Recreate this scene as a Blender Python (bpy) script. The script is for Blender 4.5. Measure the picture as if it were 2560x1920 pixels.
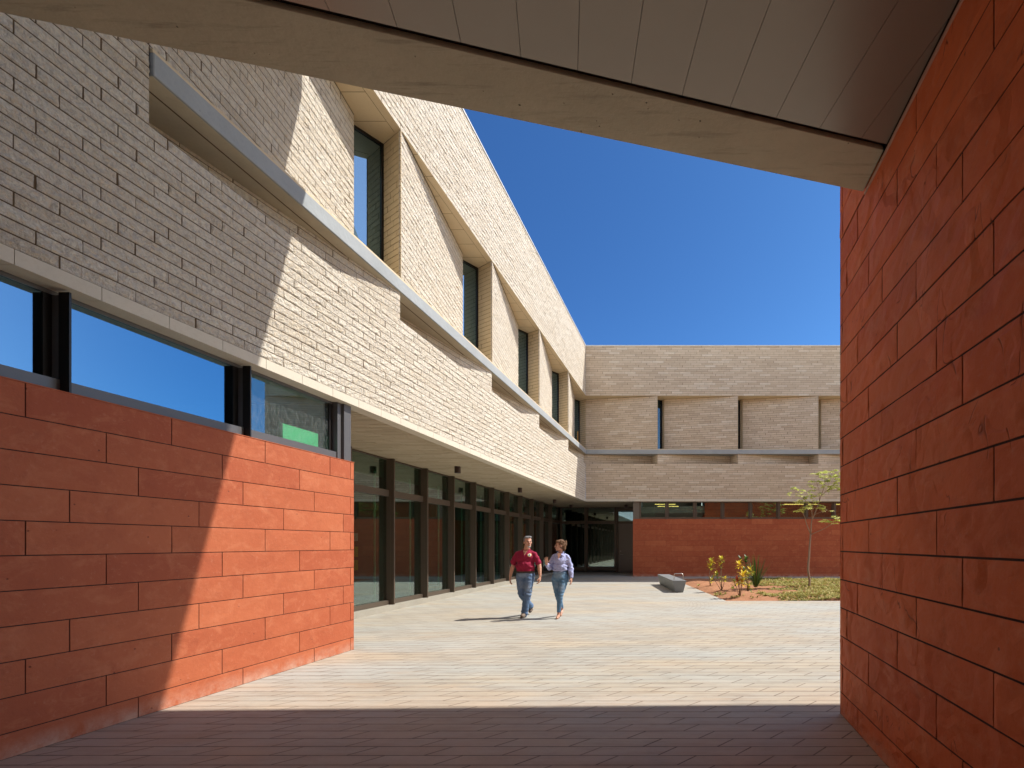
import bpy, bmesh, math, random
import numpy as np
from mathutils import Vector, Matrix, noise as mnoise

for o in list(bpy.data.objects):
    bpy.data.objects.remove(o)
SC = bpy.context.scene
COL = SC.collection
R = math.radians

# ------------------------------------------------------------------ camera, sky, sun, exposure
H = 1.63                      # eye height
cam_d = bpy.data.cameras.new('camera')
cam = bpy.data.objects.new('camera', cam_d); COL.objects.link(cam)
cam.location = (0, 0, H)
cam.rotation_euler = (R(90), 0, 0)
cam_d.lens = 17.0; cam_d.sensor_width = 36.0; cam_d.sensor_fit = 'HORIZONTAL'
cam_d.shift_x = (1280 - 1722) / 2560.0
cam_d.shift_y = (1360 - 960) / 2560.0
cam_d.clip_start = 0.05; cam_d.clip_end = 2000
SC.camera = cam

SX, SY, SZ = 0.74, 0.29, 1.0   # towards the sun
elev = math.atan2(SZ, math.hypot(SX, SY)); azim = math.atan2(SX, SY)
w = bpy.data.worlds.new('World'); SC.world = w; w.use_nodes = True
nt = w.node_tree; bg = nt.nodes['Background']
sky = nt.nodes.new('ShaderNodeTexSky'); sky.sky_type = 'NISHITA'; sky.sun_disc = False
sky.sun_elevation = elev; sky.sun_rotation = azim
sky.altitude = 200; sky.air_density = 0.85; sky.dust_density = 0.15; sky.ozone_density = 2.2
# sky tinted by direction: northern half deeper and bluer, the rest warmed as fill light
wtc = nt.nodes.new('ShaderNodeTexCoord'); wsep = nt.nodes.new('ShaderNodeSeparateXYZ'); nt.links.new(wtc.outputs['Generated'], wsep.inputs[0])
wmr = nt.nodes.new('ShaderNodeMapRange'); wmr.interpolation_type = 'SMOOTHSTEP'; 
wma = nt.nodes.new('ShaderNodeMath'); wma.operation = 'MULTIPLY_ADD'; nt.links.new(wsep.outputs[0], wma.inputs[0]); wma.inputs[1].default_value = -0.18; nt.links.new(wsep.outputs[1], wma.inputs[2])
nt.links.new(wma.outputs[0], wmr.inputs[0])
wmr.inputs[1].default_value = -0.05; wmr.inputs[2].default_value = 0.6
wm1 = nt.nodes.new('ShaderNodeMix'); wm1.data_type = 'RGBA'; nt.links.new(wmr.outputs[0], wm1.inputs[0])
wm1.inputs[6].default_value = (1.42, 1.02, 0.77, 1); wm1.inputs[7].default_value = (0.205, 0.345, 0.45, 1)
wm2 = nt.nodes.new('ShaderNodeMix'); wm2.data_type = 'RGBA'; wm2.blend_type = 'MULTIPLY'; wm2.inputs[0].default_value = 1.0
wmb = nt.nodes.new('ShaderNodeMath'); wmb.operation = 'MULTIPLY_ADD'; nt.links.new(wsep.outputs[0], wmb.inputs[0]); wmb.inputs[1].default_value = -0.5
wmc = nt.nodes.new('ShaderNodeMath'); wmc.operation = 'MULTIPLY'; nt.links.new(wsep.outputs[1], wmc.inputs[0]); wmc.inputs[1].default_value = 0.75
nt.links.new(wmc.outputs[0], wmb.inputs[2])
wmd = nt.nodes.new('ShaderNodeMath'); wmd.operation = 'MULTIPLY_ADD'; nt.links.new(wsep.outputs[2], wmd.inputs[0]); wmd.inputs[1].default_value = 0.4; nt.links.new(wmb.outputs[0], wmd.inputs[2])
wmr2 = nt.nodes.new('ShaderNodeMapRange'); nt.links.new(wmd.outputs[0], wmr2.inputs[0]); wmr2.inputs[1].default_value = 0.55; wmr2.inputs[2].default_value = 1.0
wm3 = nt.nodes.new('ShaderNodeMix'); wm3.data_type = 'RGBA'; nt.links.new(wmr2.outputs[0], wm3.inputs[0]); nt.links.new(wm1.outputs[2], wm3.inputs[6]); wm3.inputs[7].default_value = (0.12, 0.235, 0.37, 1)
nt.links.new(sky.outputs[0], wm2.inputs[6]); nt.links.new(wm3.outputs[2], wm2.inputs[7])
nt.links.new(wm2.outputs[2], bg.inputs[0]); bg.inputs[1].default_value = 0.15
sd = bpy.data.lights.new('sun', 'SUN'); sd.energy = 2.4; sd.angle = R(0.5); sd.color = (1.0, 0.955, 0.88)
so = bpy.data.objects.new('sun', sd); COL.objects.link(so)
so.rotation_euler = Vector((SX, SY, SZ)).to_track_quat('Z', 'Y').to_euler()
so.location = (20, 10, 30)
SC.view_settings.view_transform = 'Standard'; SC.view_settings.look = 'None'
SC.view_settings.exposure = 1.42; SC.view_settings.gamma = 1.0
SC.cycles.max_bounces = 10; SC.cycles.diffuse_bounces = 6; SC.cycles.glossy_bounces = 5
SC.cycles.transparent_max_bounces = 12

# ------------------------------------------------------------------ object helpers
def tag(o, label=None, cat=None, group=None, kind=None):
    if label: o['label'] = label
    if cat: o['category'] = cat
    if group: o['group'] = group
    if kind: o['kind'] = kind
    return o

def thing(name, loc, label, cat, group=None, rz=0):
    o = bpy.data.objects.new(name, None); COL.objects.link(o)
    o.location = loc; o.rotation_euler = (0, 0, rz); o.empty_display_size = 0.2
    return tag(o, label, cat, group)

def wpos(o):
    p = Vector((0, 0, 0))
    while o is not None:
        p += Vector(o.location); o = o.parent
    return p

class MB:
    """collects geometry in world coordinates and links it as ONE mesh object"""
    def __init__(s):
        s.v = []; s.f = []; s.m = []; s.t = []; s.n = 0; s.sm = []
    def add(s, verts, faces, mi=0, tone=0.5, smooth=False):
        verts = np.asarray(verts, dtype=float).reshape(-1, 3)
        s.v.append(verts); k = s.n
        for f in faces:
            s.f.append([i + k for i in f]); s.m.append(mi); s.sm.append(smooth)
        s.t.append(np.full(len(verts), tone) if np.isscalar(tone) else np.asarray(tone))
        s.n += len(verts); return s
    def box(s, x0, x1, y0, y1, z0, z1, mi=0, tone=0.5):
        v = [(x, y, z) for z in (z0, z1) for y in (y0, y1) for x in (x0, x1)]
        f = [(0, 2, 3, 1), (4, 5, 7, 6), (0, 1, 5, 4), (2, 6, 7, 3), (0, 4, 6, 2), (1, 3, 7, 5)]
        return s.add(v, f, mi, tone)
    def prism(s, pts, z0, z1, mi=0, tone=0.5):
        n = len(pts); v = [(p[0], p[1], z0) for p in pts] + [(p[0], p[1], z1) for p in pts]
        f = [tuple(reversed(range(n))), tuple(range(n, 2 * n))]
        f += [(i, (i + 1) % n, n + (i + 1) % n, n + i) for i in range(n)]
        return s.add(v, f, mi, tone)
    def quad(s, a, b, c, d, mi=0, tone=0.5):
        return s.add([a, b, c, d], [(0, 1, 2, 3)], mi, tone)
    def tube(s, pts, rs, n=8, mi=0, tone=0.5, caps=True, smooth=True):
        pts = [Vector(p) for p in pts]
        if np.isscalar(rs): rs = [rs] * len(pts)
        vs = []; up = None
        for i, p in enumerate(pts):
            d = (pts[min(i + 1, len(pts) - 1)] - pts[max(i - 1, 0)])
            if d.length < 1e-9: d = Vector((0, 0, 1))
            d.normalize()
            if up is None:
                up = d.orthogonal().normalized()
            else:
                up = (up - d * up.dot(d)); up = up.normalized() if up.length > 1e-6 else d.orthogonal().normalized()
            b = d.cross(up)
            for k in range(n):
                a = 2 * math.pi * k / n
                vs.append(p + (up * math.cos(a) + b * math.sin(a)) * rs[i])
        fs = []
        for i in range(len(pts) - 1):
            for k in range(n):
                a = i * n + k; b2 = i * n + (k + 1) % n
                fs.append((a, b2, b2 + n, a + n))
        if caps:
            fs.append(tuple(reversed(range(n)))); fs.append(tuple(range((len(pts) - 1) * n, len(pts) * n)))
        return s.add([tuple(v) for v in vs], fs, mi, tone, smooth)
    def build(s, name, mats, parent=None, tone=True):
        me = bpy.data.meshes.new(name)
        v = np.concatenate(s.v) if s.v else np.zeros((0, 3))
        if parent is not None:
            v = v - np.array(wpos(parent))
        lens = np.array([len(f) for f in s.f], dtype=np.int32)
        loops = np.array([i for f in s.f for i in f], dtype=np.int32)
        me.vertices.add(len(v)); me.vertices.foreach_set('co', v.astype(np.float32).ravel())
        me.loops.add(len(loops)); me.loops.foreach_set('vertex_index', loops)
        me.polygons.add(len(lens))
        st = np.zeros(len(lens), dtype=np.int32); st[1:] = np.cumsum(lens)[:-1]
        me.polygons.foreach_set('loop_start', st)
        try: me.polygons.foreach_set('loop_total', lens)
        except Exception: pass
        if not isinstance(mats, (list, tuple)): mats = [mats]
        for m in mats: me.materials.append(m)
        me.polygons.foreach_set('material_index', np.array(s.m, dtype=np.int32))
        me.polygons.foreach_set('use_smooth', np.array(s.sm, dtype=bool))
        me.update(calc_edges=True)
        if tone:
            a = me.attributes.new('tone', 'FLOAT', 'POINT')
            a.data.foreach_set('value', np.concatenate(s.t).astype(np.float32))
        me.validate()
        o = bpy.data.objects.new(name, me); COL.objects.link(o)
        if parent is not None: o.parent = parent
        return o

def bevel(o, wdt=0.01, seg=2):
    m = o.modifiers.new('bevel', 'BEVEL'); m.width = wdt; m.segments = seg; m.limit_method = 'ANGLE'; m.angle_limit = R(35)
    return o

def copy_tree(o, parent=None):
    c = o.copy(); COL.objects.link(c); c.parent = parent
    for ch in list(o.children): copy_tree(ch, c)
    return c

# ------------------------------------------------------------------ material helpers
class NT:
    def __init__(s, name):
        s.m = bpy.data.materials.new(name); s.m.use_nodes = True; s.t = s.m.node_tree; s.n = s.t.nodes
        s.b = s.n['Principled BSDF']; s.out = s.n['Material Output']
        s.tc = s.n.new('ShaderNodeTexCoord').outputs['Object']
    def l(s, a, b): s.t.links.new(a, b)
    def val(s, sock, x):
        if isinstance(x, bpy.types.NodeSocket): s.l(x, sock)
        elif x is not None: sock.default_value = x
    def math(s, op, a, b=None, c=None, clamp=False):
        n = s.n.new('ShaderNodeMath'); n.operation = op; n.use_clamp = clamp
        s.val(n.inputs[0], a); s.val(n.inputs[1], b)
        if c is not None: s.val(n.inputs[2], c)
        return n.outputs[0]
    def noise(s, scale, detail=4, rough=0.55, vec=None, dist=0.0, w=None):
        n = s.n.new('ShaderNodeTexNoise'); n.inputs['Scale'].default_value = scale
        n.inputs['Detail'].default_value = detail; n.inputs['Roughness'].default_value = rough
        n.inputs['Distortion'].default_value = dist
        s.l(vec if vec is not None else s.tc, n.inputs['Vector']); return n.outputs['Fac']
    def vor(s, scale, feature='F1', vec=None, out='Distance'):
        n = s.n.new('ShaderNodeTexVoronoi'); n.feature = feature; n.inputs['Scale'].default_value = scale
        s.l(vec if vec is not None else s.tc, n.inputs['Vector']); return n.outputs[out]
    def mapv(s, sc=(1, 1, 1), loc=(0, 0, 0), rot=(0, 0, 0), vec=None):
        n = s.n.new('ShaderNodeMapping'); n.inputs['Scale'].default_value = sc
        n.inputs['Location'].default_value = loc; n.inputs['Rotation'].default_value = rot
        s.l(vec if vec is not None else s.tc, n.inputs['Vector']); return n.outputs[0]
    def ramp(s, fac, stops):
        n = s.n.new('ShaderNodeValToRGB'); e = n.color_ramp.elements
        while len(e) < len(stops): e.new(0.5)
        for i, (p, c) in enumerate(stops):
            e[i].position = p; e[i].color = (c, c, c, 1) if np.isscalar(c) else (*c, 1)
        s.l(fac, n.inputs[0]); return n.outputs[0]
    def mix(s, fac, a, b, mode='MIX'):
        n = s.n.new('ShaderNodeMix'); n.data_type = 'RGBA'; n.blend_type = mode
        s.val(n.inputs[0], fac)
        for i, x in ((6, a), (7, b)):
            if isinstance(x, (tuple, list)): x = (*x, 1) if len(x) == 3 else x
            s.val(n.inputs[i], x)
        return n.outputs[2]
    def attr(s, name='tone'):
        n = s.n.new('ShaderNodeAttribute'); n.attribute_name = name; return n.outputs['Fac']
    def bump(s, h, strength=0.5, dist=0.02, normal=None):
        n = s.n.new('ShaderNodeBump'); n.inputs['Strength'].default_value = strength
        n.inputs['Distance'].default_value = dist; s.l(h, n.inputs['Height'])
        if normal is not None: s.l(normal, n.inputs['Normal'])
        s.l(n.outputs[0], s.b.inputs['Normal']); return n.outputs[0]
    def sep(s, vec=None):
        n = s.n.new('ShaderNodeSeparateXYZ'); s.l(vec if vec is not None else s.tc, n.inputs[0]); return n.outputs
    def comb(s, x, y, z=0.0):
        n = s.n.new('ShaderNodeCombineXYZ'); s.val(n.inputs[0], x); s.val(n.inputs[1], y); s.val(n.inputs[2], z); return n.outputs[0]
    def fin(s, col=None, rough=0.6, metal=0.0, spec=0.5):
        if col is not None:
            if isinstance(col, (tuple, list)): col = (*col, 1) if len(col) == 3 else col
            s.val(s.b.inputs['Base Color'], col)
        s.val(s.b.inputs['Roughness'], rough); s.val(s.b.inputs['Metallic'], metal)
        s.b.inputs['Specular IOR Level'].default_value = spec
        return s.m

def simple(name, col, rough=0.6, metal=0.0, spec=0.5, var=0.12, scale=6, bump=0.0, bscale=60, bdist=0.003):
    k = NT(name)
    f = k.noise(scale, 4)
    c = k.mix(f, tuple(x * (1 - var) for x in col), tuple(min(1, x * (1 + var)) for x in col))
    if bump: k.bump(k.noise(bscale, 3), bump, bdist)
    return k.fin(c, rough, metal, spec)

M = {}
# rock-faced limestone, one tone per block
k = NT('split_limestone')
t = k.attr()
c = k.ramp(t, [(0.0, (0.61, 0.535, 0.415)), (0.4, (0.67, 0.605, 0.49)), (1.0, (0.73, 0.675, 0.565))])
f1 = k.noise(22, 5, 0.7, dist=0.4); f2 = k.noise(60, 4, 0.6); f3 = k.noise(30, 4, 0.65, vec=k.mapv((1, 1, 1), loc=(3, 9, 4)))
c = k.mix(k.ramp(f1, [(0.44, 0.0), (0.62, 0.75)]), c, (0.47, 0.43, 0.385))
c = k.mix(k.ramp(f3, [(0.5, 0.0), (0.68, 0.75)]), c, (0.70, 0.55, 0.375))
c = k.mix(k.ramp(f2, [(0.5, 0.0), (0.7, 0.5)]), c, (0.72, 0.68, 0.60))
hh = k.math('ADD', k.math('MULTIPLY', k.noise(16, 6, 0.66, dist=0.8), 1.0), k.math('MULTIPLY', f2, 0.3))
k.bump(hh, 0.9, 0.05)
M['split'] = k.fin(c, 0.85, 0, 0.25)
# flatter sawn/tumbled limestone of the rear wing
k = NT('coursed_limestone')
t = k.attr()
c = k.ramp(t, [(0.0, (0.52, 0.415, 0.30)), (0.3, (0.575, 0.465, 0.34)), (0.65, (0.615, 0.505, 0.375)), (0.88, (0.64, 0.53, 0.40)), (1.0, (0.69, 0.60, 0.475))])
f1 = k.noise(5, 5, 0.65)
c = k.mix(k.ramp(f1, [(0.35, 0.0), (0.8, 0.35)]), c, (0.38, 0.31, 0.24))
k.bump(k.noise(18, 5, 0.6), 0.5, 0.02)
M['coursed'] = k.fin(c, 0.85, 0, 0.25)
M['mortar'] = simple('dark_sandy_mortar', (0.115, 0.073, 0.036), 0.95, var=0.2, scale=20)
M['mortar_red'] = simple('dark_red_joint', (0.045, 0.02, 0.016), 0.95, var=0.2, scale=20)
# honed limestone: bands, jambs, soffits
def honed(name, jx=0, jy=0, col=(0.62, 0.565, 0.46)):
    k = NT(name)
    c = k.mix(k.noise(3, 4), tuple(x * 0.9 for x in col), tuple(x * 1.06 for x in col))
    c = k.mix(k.ramp(k.noise(30, 4), [(0.5, 0), (0.8, 0.25)]), c, (0.45, 0.37, 0.26))
    k.bump(k.noise(40, 3), 0.15, 0.004)
    return k.fin(c, 0.75, 0, 0.3)
M['honed'] = honed('honed_limestone')
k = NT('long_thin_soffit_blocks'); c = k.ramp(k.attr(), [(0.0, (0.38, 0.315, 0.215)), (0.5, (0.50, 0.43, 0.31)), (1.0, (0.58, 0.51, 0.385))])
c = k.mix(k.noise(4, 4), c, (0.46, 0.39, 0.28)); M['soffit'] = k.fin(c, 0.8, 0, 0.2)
M['jamb'] = honed('honed_limestone_jamb', col=(0.66, 0.54, 0.36))
# red sandstone, one tone per slab
def redstone(name, cleft=0.5, g_=1.0, cracks=False, tint=(1, 1, 1)):
    k = NT(name)
    t = k.attr()
    c = k.ramp(t, [(0.0, tuple(g_ * x * y for x, y in zip((0.37, 0.086, 0.033), tint))), (0.5, tuple(g_ * x * y for x, y in zip((0.41, 0.104, 0.040), tint))), (1.0, tuple(g_ * x * y for x, y in zip((0.45, 0.124, 0.049), tint)))])
    f1 = k.noise(2.0, 5, 0.6, dist=0.3); f2 = k.noise(26, 4, 0.6)
    c = k.mix(k.ramp(f1, [(0.4, 0.0), (0.75, 0.5)]), c, tuple(x * y * g_ for x, y in zip((0.33, 0.068, 0.025), tint)))
    c = k.mix(k.ramp(f2, [(0.6, 0.0), (0.8, 0.45)]), c, (0.52, 0.22, 0.13))
    f4 = k.noise(4.5, 6, 0.72, vec=k.mapv((1, 1, 1.4), loc=(2, 7, 5)), dist=0.7)
    c = k.mix(k.ramp(f4, [(0.50, 0.0), (0.70, 0.55)]), c, tuple(x * g_ for x in (0.52, 0.175, 0.080)))
    f5 = k.noise(7.0, 6, 0.75, vec=k.mapv((1, 1, 1), loc=(9, 1, 3)))
    c = k.mix(k.ramp(f5, [(0.54, 0.0), (0.74, 0.28)]), c, (0.22, 0.05, 0.022))
    dots = k.vor(5.5)
    c = k.mix(k.ramp(dots, [(0.03, 0.6), (0.055, 0.0)]), c, (0.10, 0.03, 0.02))
    # chalky bloom low on the wall
    z = k.sep()[2]
    bl = k.math('MULTIPLY', k.ramp(z, [(0.0, 1.0), (0.16, 0.0)]), k.ramp(k.noise(5, 5, 0.7), [(0.35, 0.0), (0.70, 0.8)]))
    c = k.mix(bl, c, (0.58, 0.40, 0.30))
    # clefts: contour steps of a slow noise
    st = k.noise(1.6, 5, 0.62, dist=1.4)
    step = k.math('SNAP', st, 0.055)
    mask = k.ramp(k.noise(1.3, 2), [(0.5, 0.0), (0.58, 1.0)])
    h = k.math('ADD', k.math('MULTIPLY', k.math('MULTIPLY', step, mask), 3.2 * cleft), k.math('MULTIPLY', k.noise(9, 6, 0.65), 0.55))
    h = k.math('ADD', h, k.math('MULTIPLY', f2, 0.10))
    h = k.math('ADD', h, k.ramp(dots, [(0.03, 0.0), (0.055, 0.3)]))
    if cracks:
        vc = k.mapv((1, 1.5, 0.75), loc=(0, 2, 1))
        cn = k.noise(1.9, 2.5, 0.5, vec=vc, dist=0.9)
        ln = k.math('ABSOLUTE', k.math('SUBTRACT', cn, 0.5))
        mk = k.ramp(k.noise(2.6, 2, vec=k.mapv((1, 1, 1), loc=(4, 4, 4))), [(0.57, 0.0), (0.60, 1.0)])
        crk = k.math('MULTIPLY', k.ramp(ln, [(0.0015, 1.0), (0.0055, 0.0)]), mk)
        c = k.mix(k.math('MULTIPLY', crk, 0.75), c, (0.15, 0.035, 0.014))
        h = k.math('SUBTRACT', h, k.math('MULTIPLY', crk, 0.6))
        side = k.ramp(cn, [(0.495, 0.0), (0.505, 1.0)])
        h = k.math('ADD', h, k.math('MULTIPLY', k.math('MULTIPLY', side, mk), 0.35))
        c = k.mix(k.ramp(k.noise(0.9, 3), [(0.45, 0.0), (0.7, 0.4)]), c, (0.50, 0.15, 0.06))
    k.bump(h, 0.45, 0.03)
    return k.fin(c, 0.72, 0, 0.35)
M['red'] = redstone('red_sandstone_smooth', 0.12)
M['redc'] = redstone('red_sandstone_cleft', 0.9, 1.32, True, (1.18, 1.0, 0.76))
# concretes
def conc(name, col, streak=0.0, pits=0.5, rough=0.7):
    k = NT(name)
    c = k.mix(k.noise(1.6, 5, 0.6), tuple(x * 0.72 for x in col), tuple(x * 1.18 for x in col))
    c = k.mix(k.ramp(k.noise(24, 5, 0.7), [(0.5, 0), (0.8, 0.35)]), c, tuple(x * 0.72 for x in col))
    if streak:
        v = k.mapv((1.3, 16, 9), rot=(0, 0, R(-14.5)))
        c = k.mix(k.ramp(k.noise(1.0, 6, 0.7, vec=v), [(0.54, 0.0), (0.70, streak)]), c, tuple(x * 0.42 for x in col))
    d = k.vor(9)
    d2 = k.math('ADD', d, k.math('MULTIPLY', k.noise(4, 2), 0.10))
    pit = k.ramp(d2, [(0.085, 1.0), (0.115, 0.0)])
    c = k.mix(k.math('MULTIPLY', pit, pits), c, tuple(x * 0.3 for x in col))
    h = k.math('ADD', k.noise(12, 6, 0.6), k.math('MULTIPLY', pit, -1.0))
    k.bump(h, 0.5, 0.014)
    return k.fin(c, rough, 0, 0.3)
M['ledge'] = conc('grey_ledge_concrete', (0.35, 0.375, 0.385), 0, 0.6)
M['band'] = conc('tan_board_marked_concrete', (0.47, 0.44, 0.325), 0.6, 1.0)
M['curb'] = conc('pale_curb_concrete', (0.33, 0.305, 0.25), 0, 0.2)
# ceiling panels: semi gloss metal
k = NT('bronze_ceiling_panel')
c = k.mix(k.noise(2.5, 3), (0.225, 0.195, 0.16), (0.255, 0.222, 0.185))
k.bump(k.noise(3.0, 2), 0.02, 0.01)
M['ceil'] = k.fin(c, 0.30, 0.25, 0.5)
M['dark'] = simple('black_joint', (0.02, 0.017, 0.014), 0.9)
M['bronze'] = simple('dark_bronze_metal', (0.115, 0.088, 0.064), 0.42, 0.35, var=0.08)
M['grey'] = simple('grey_window_metal', (0.12, 0.117, 0.12), 0.45, 0.3, var=0.06)
M['black'] = simple('black_anodised_metal', (0.018, 0.015, 0.014), 0.4, 0.3)
M['coping'] = simple('pale_metal_coping', (0.62, 0.62, 0.6), 0.5, 0.2)
M['door'] = simple('brown_grey_painted_door', (0.165, 0.14, 0.115), 0.32, 0.2, var=0.05)
M['steel'] = simple('brushed_steel', (0.55, 0.5, 0.44), 0.3, 0.9)
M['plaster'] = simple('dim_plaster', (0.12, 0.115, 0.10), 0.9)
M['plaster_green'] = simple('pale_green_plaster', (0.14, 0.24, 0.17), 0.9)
M['greenstrip'] = simple('pale_green_strip', (0.45, 0.85, 0.62), 0.3)
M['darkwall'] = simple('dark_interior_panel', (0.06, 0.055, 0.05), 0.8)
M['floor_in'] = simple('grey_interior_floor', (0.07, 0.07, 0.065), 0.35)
M['roof'] = simple('pale_roof_membrane', (0.55, 0.54, 0.5), 0.9)
def glassm(name, tint=(0.42, 0.56, 0.48), base=0.2, dirt=0.0, refl=(0.86, 0.93, 1.0)):
    k = NT(name)
    k.n.remove(k.b)
    tr = k.n.new('ShaderNodeBsdfTransparent'); tr.inputs[0].default_value = (*tint, 1)
    gl = k.n.new('ShaderNodeBsdfGlossy'); gl.inputs['Roughness'].default_value = 0.008; gl.inputs[0].default_value = (*refl, 1)
    ge = k.n.new('ShaderNodeNewGeometry'); vm = k.n.new('ShaderNodeVectorMath'); vm.operation = 'DOT_PRODUCT'
    k.l(ge.outputs['Normal'], vm.inputs[0]); k.l(ge.outputs['Incoming'], vm.inputs[1])
    fr = k.math('POWER', k.math('SUBTRACT', 1.0, k.math('ABSOLUTE', vm.outputs['Value']), clamp=True), 5.0)
    fac = k.math('MULTIPLY_ADD', fr, 1 - base, base, clamp=True)
    mx = k.n.new('ShaderNodeMixShader'); k.l(fac, mx.inputs[0]); k.l(tr.outputs[0], mx.inputs[1]); k.l(gl.outputs[0], mx.inputs[2])
    last = mx.outputs[0]
    if dirt:
        df = k.n.new('ShaderNodeBsdfDiffuse'); df.inputs[0].default_value = (0.55, 0.56, 0.56, 1)
        v = k.mapv((18, 18, 4))
        a = k.ramp(k.noise(3.0, 6, 0.8, vec=v), [(0.42, 0.0), (0.7, dirt)])
        b = k.math('MULTIPLY', a, k.ramp(k.noise(60, 4, 0.7), [(0.4, 0.15), (0.7, 1.0)]))
        m2 = k.n.new('ShaderNodeMixShader'); k.l(b, m2.inputs[0]); k.l(last, m2.inputs[1]); k.l(df.outputs[0], m2.inputs[2])
        last = m2.outputs[0]
    k.l(last, k.out.inputs[0])
    return k.m
M['glass'] = glassm('coated_green_glass', tint=(0.6, 0.74, 0.66), base=0.25, refl=(0.80, 0.93, 0.95))
M['glass_rear'] = glassm('dark_rear_glass', (0.35, 0.42, 0.4), 0.12, refl=(0.35, 0.6, 0.9))
M['glass_up'] = glassm('mirror_coated_glass', (0.35, 0.42, 0.38), 0.42, refl=(0.42, 0.68, 0.95))
M['glass_cl'] = glassm('mirror_coated_clerestory_glass', (0.3, 0.36, 0.34), 0.42, refl=(0.46, 0.76, 1.0))
M['glass_dirty'] = glassm('dusty_glass', (0.78, 0.92, 0.84), 0.18, 0.26, refl=(0.62, 0.82, 1.0))

# paving: rows of parallelogram pavers, drawn in plan
k = NT('parallelogram_concrete_pavers')
X, Y, _ = k.sep()
RH = 0.162; PL = 0.60
row = k.math('FLOOR', k.math('DIVIDE', Y, RH)); fy = k.math('FRACT', k.math('DIVIDE', Y, RH))
rnd = k.math('FRACT', k.math('MULTIPLY', k.math('SINE', k.math('MULTIPLY', row, 12.9898)), 43758.5))
stag = k.math('ADD', k.math('MULTIPLY', row, 0.233), k.math('MULTIPLY', rnd, 0.05))
xs = k.math('ADD', k.math('DIVIDE', k.math('SUBTRACT', X, k.math('MULTIPLY', fy, 0.15)), PL), stag)
colm = k.math('FLOOR', xs); fx = k.math('FRACT', xs)
dx = k.math('MULTIPLY', k.math('MINIMUM', fx, k.math('SUBTRACT', 1.0, fx)), PL * 0.74)
dy = k.math('MULTIPLY', k.math('MINIMUM', fy, k.math('SUBTRACT', 1.0, fy)), RH)
jn = k.noise(9, 3)
dj = k.math('SUBTRACT', k.math('MINIMUM', dx, dy), k.math('MULTIPLY', k.math('SUBTRACT', jn, 0.5), 0.004))
joint = k.math('MULTIPLY', k.ramp(dj, [(0.0034, 1.0), (0.0056, 0.0)]), k.ramp(k.noise(1.7, 4, 0.7), [(0.3, 0.55), (0.6, 1.0)]))
wn = k.n.new('ShaderNodeTexWhiteNoise'); wn.noise_dimensions = '2D'; k.l(k.comb(row, colm), wn.inputs['Vector'])
tone = wn.outputs['Value']
c = k.mix(tone, (0.345, 0.325, 0.275), (0.395, 0.375, 0.325))
sv = k.mapv((0.35, 1.3, 1))
c = k.mix(k.ramp(k.noise(0.9, 5, 0.65, vec=sv), [(0.40, 0.0), (0.66, 0.7)]), c, (0.47, 0.385, 0.27))
c = k.mix(k.ramp(k.noise(0.5, 4, 0.6, vec=sv, dist=0.4), [(0.46, 0.0), (0.66, 0.75)]), c, (0.40, 0.42, 0.395))
sv2 = k.mapv((0.8, 5.5, 1))
c = k.mix(k.ramp(k.noise(1.6, 6, 0.7, vec=sv2), [(0.47, 0.0), (0.68, 0.6)]), c, (0.23, 0.20, 0.16))
c = k.mix(k.ramp(k.noise(7, 6, 0.75), [(0.55, 0.0), (0.75, 0.35)]), c, (0.20, 0.17, 0.13))
rr_ = k.math('SQRT', k.math('ADD', k.math('POWER', k.math('ADD', X, 4.2), 2.0), k.math('POWER', k.math('SUBTRACT', Y, 13.0), 2.0)))
ring = k.math('MULTIPLY', k.ramp(k.math('ABSOLUTE', k.math('SUBTRACT', rr_, 4.4)), [(0.1, 1.0), (0.55, 0.0)]), k.ramp(k.math('SINE', k.math('MULTIPLY', rr_, 60.0)), [(0.2, 0.0), (0.9, 0.28)]))
c = k.mix(ring, c, (0.25, 0.23, 0.20))
c = k.mix(k.ramp(k.noise(1.1, 5, 0.7, vec=k.mapv((0.5, 2.5, 1), loc=(7, 3, 0))), [(0.56, 0.0), (0.78, 0.5)]), c, (0.46, 0.32, 0.20))
# reddish tint over the near paving, fading out along Y
near_red = k.math('MULTIPLY', k.ramp(Y, [(0.0, 1.0), (0.55, 0.75), (1.0, 0.0)]), 1.0)
Yn = k.math('DIVIDE', Y, 9.0)
near_mask = k.ramp(Yn, [(0.36, 1.0), (0.64, 0.0)])
near_mask = k.math('MULTIPLY', near_mask, k.ramp(k.noise(0.8, 4, 0.6), [(0.3, 0.35), (0.6, 0.85)]))
c = k.mix(near_mask, c, k.mix(k.noise(3, 5, 0.7), (0.42, 0.25, 0.155), (0.66, 0.43, 0.275)))
# brushed ribs across every paver
ribs = k.math('SINE', k.math('MULTIPLY', k.math('SUBTRACT', X, k.math('MULTIPLY', Y, 0.9)), 420.0))
c = k.mix(joint, c, (0.115, 0.078, 0.055))
h = k.math('ADD', k.math('MULTIPLY', joint, -1.0), k.math('MULTIPLY', k.noise(30, 4), 0.25))
h = k.math('ADD', h, k.math('MULTIPLY', ribs, 0.05)); h = k.math('ADD', h, k.math('MULTIPLY', tone, 0.2))
k.bump(h, 0.5, 0.008)
M['paving'] = k.fin(c, 0.8, 0, 0.3)

k = NT('red_garden_soil')
c = k.mix(k.noise(5, 6, 0.7), (0.30, 0.135, 0.07), (0.44, 0.225, 0.125))
c = k.mix(k.ramp(k.vor(24), [(0.1, 0.5), (0.3, 0)]), c, (0.30, 0.13, 0.07))
k.bump(k.noise(16, 6, 0.7), 0.8, 0.05)
M['soil'] = k.fin(c, 0.95, 0, 0.1)
M['earth'] = simple('dry_earth', (0.36, 0.29, 0.2), 0.95, var=0.2, scale=0.4)

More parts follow.
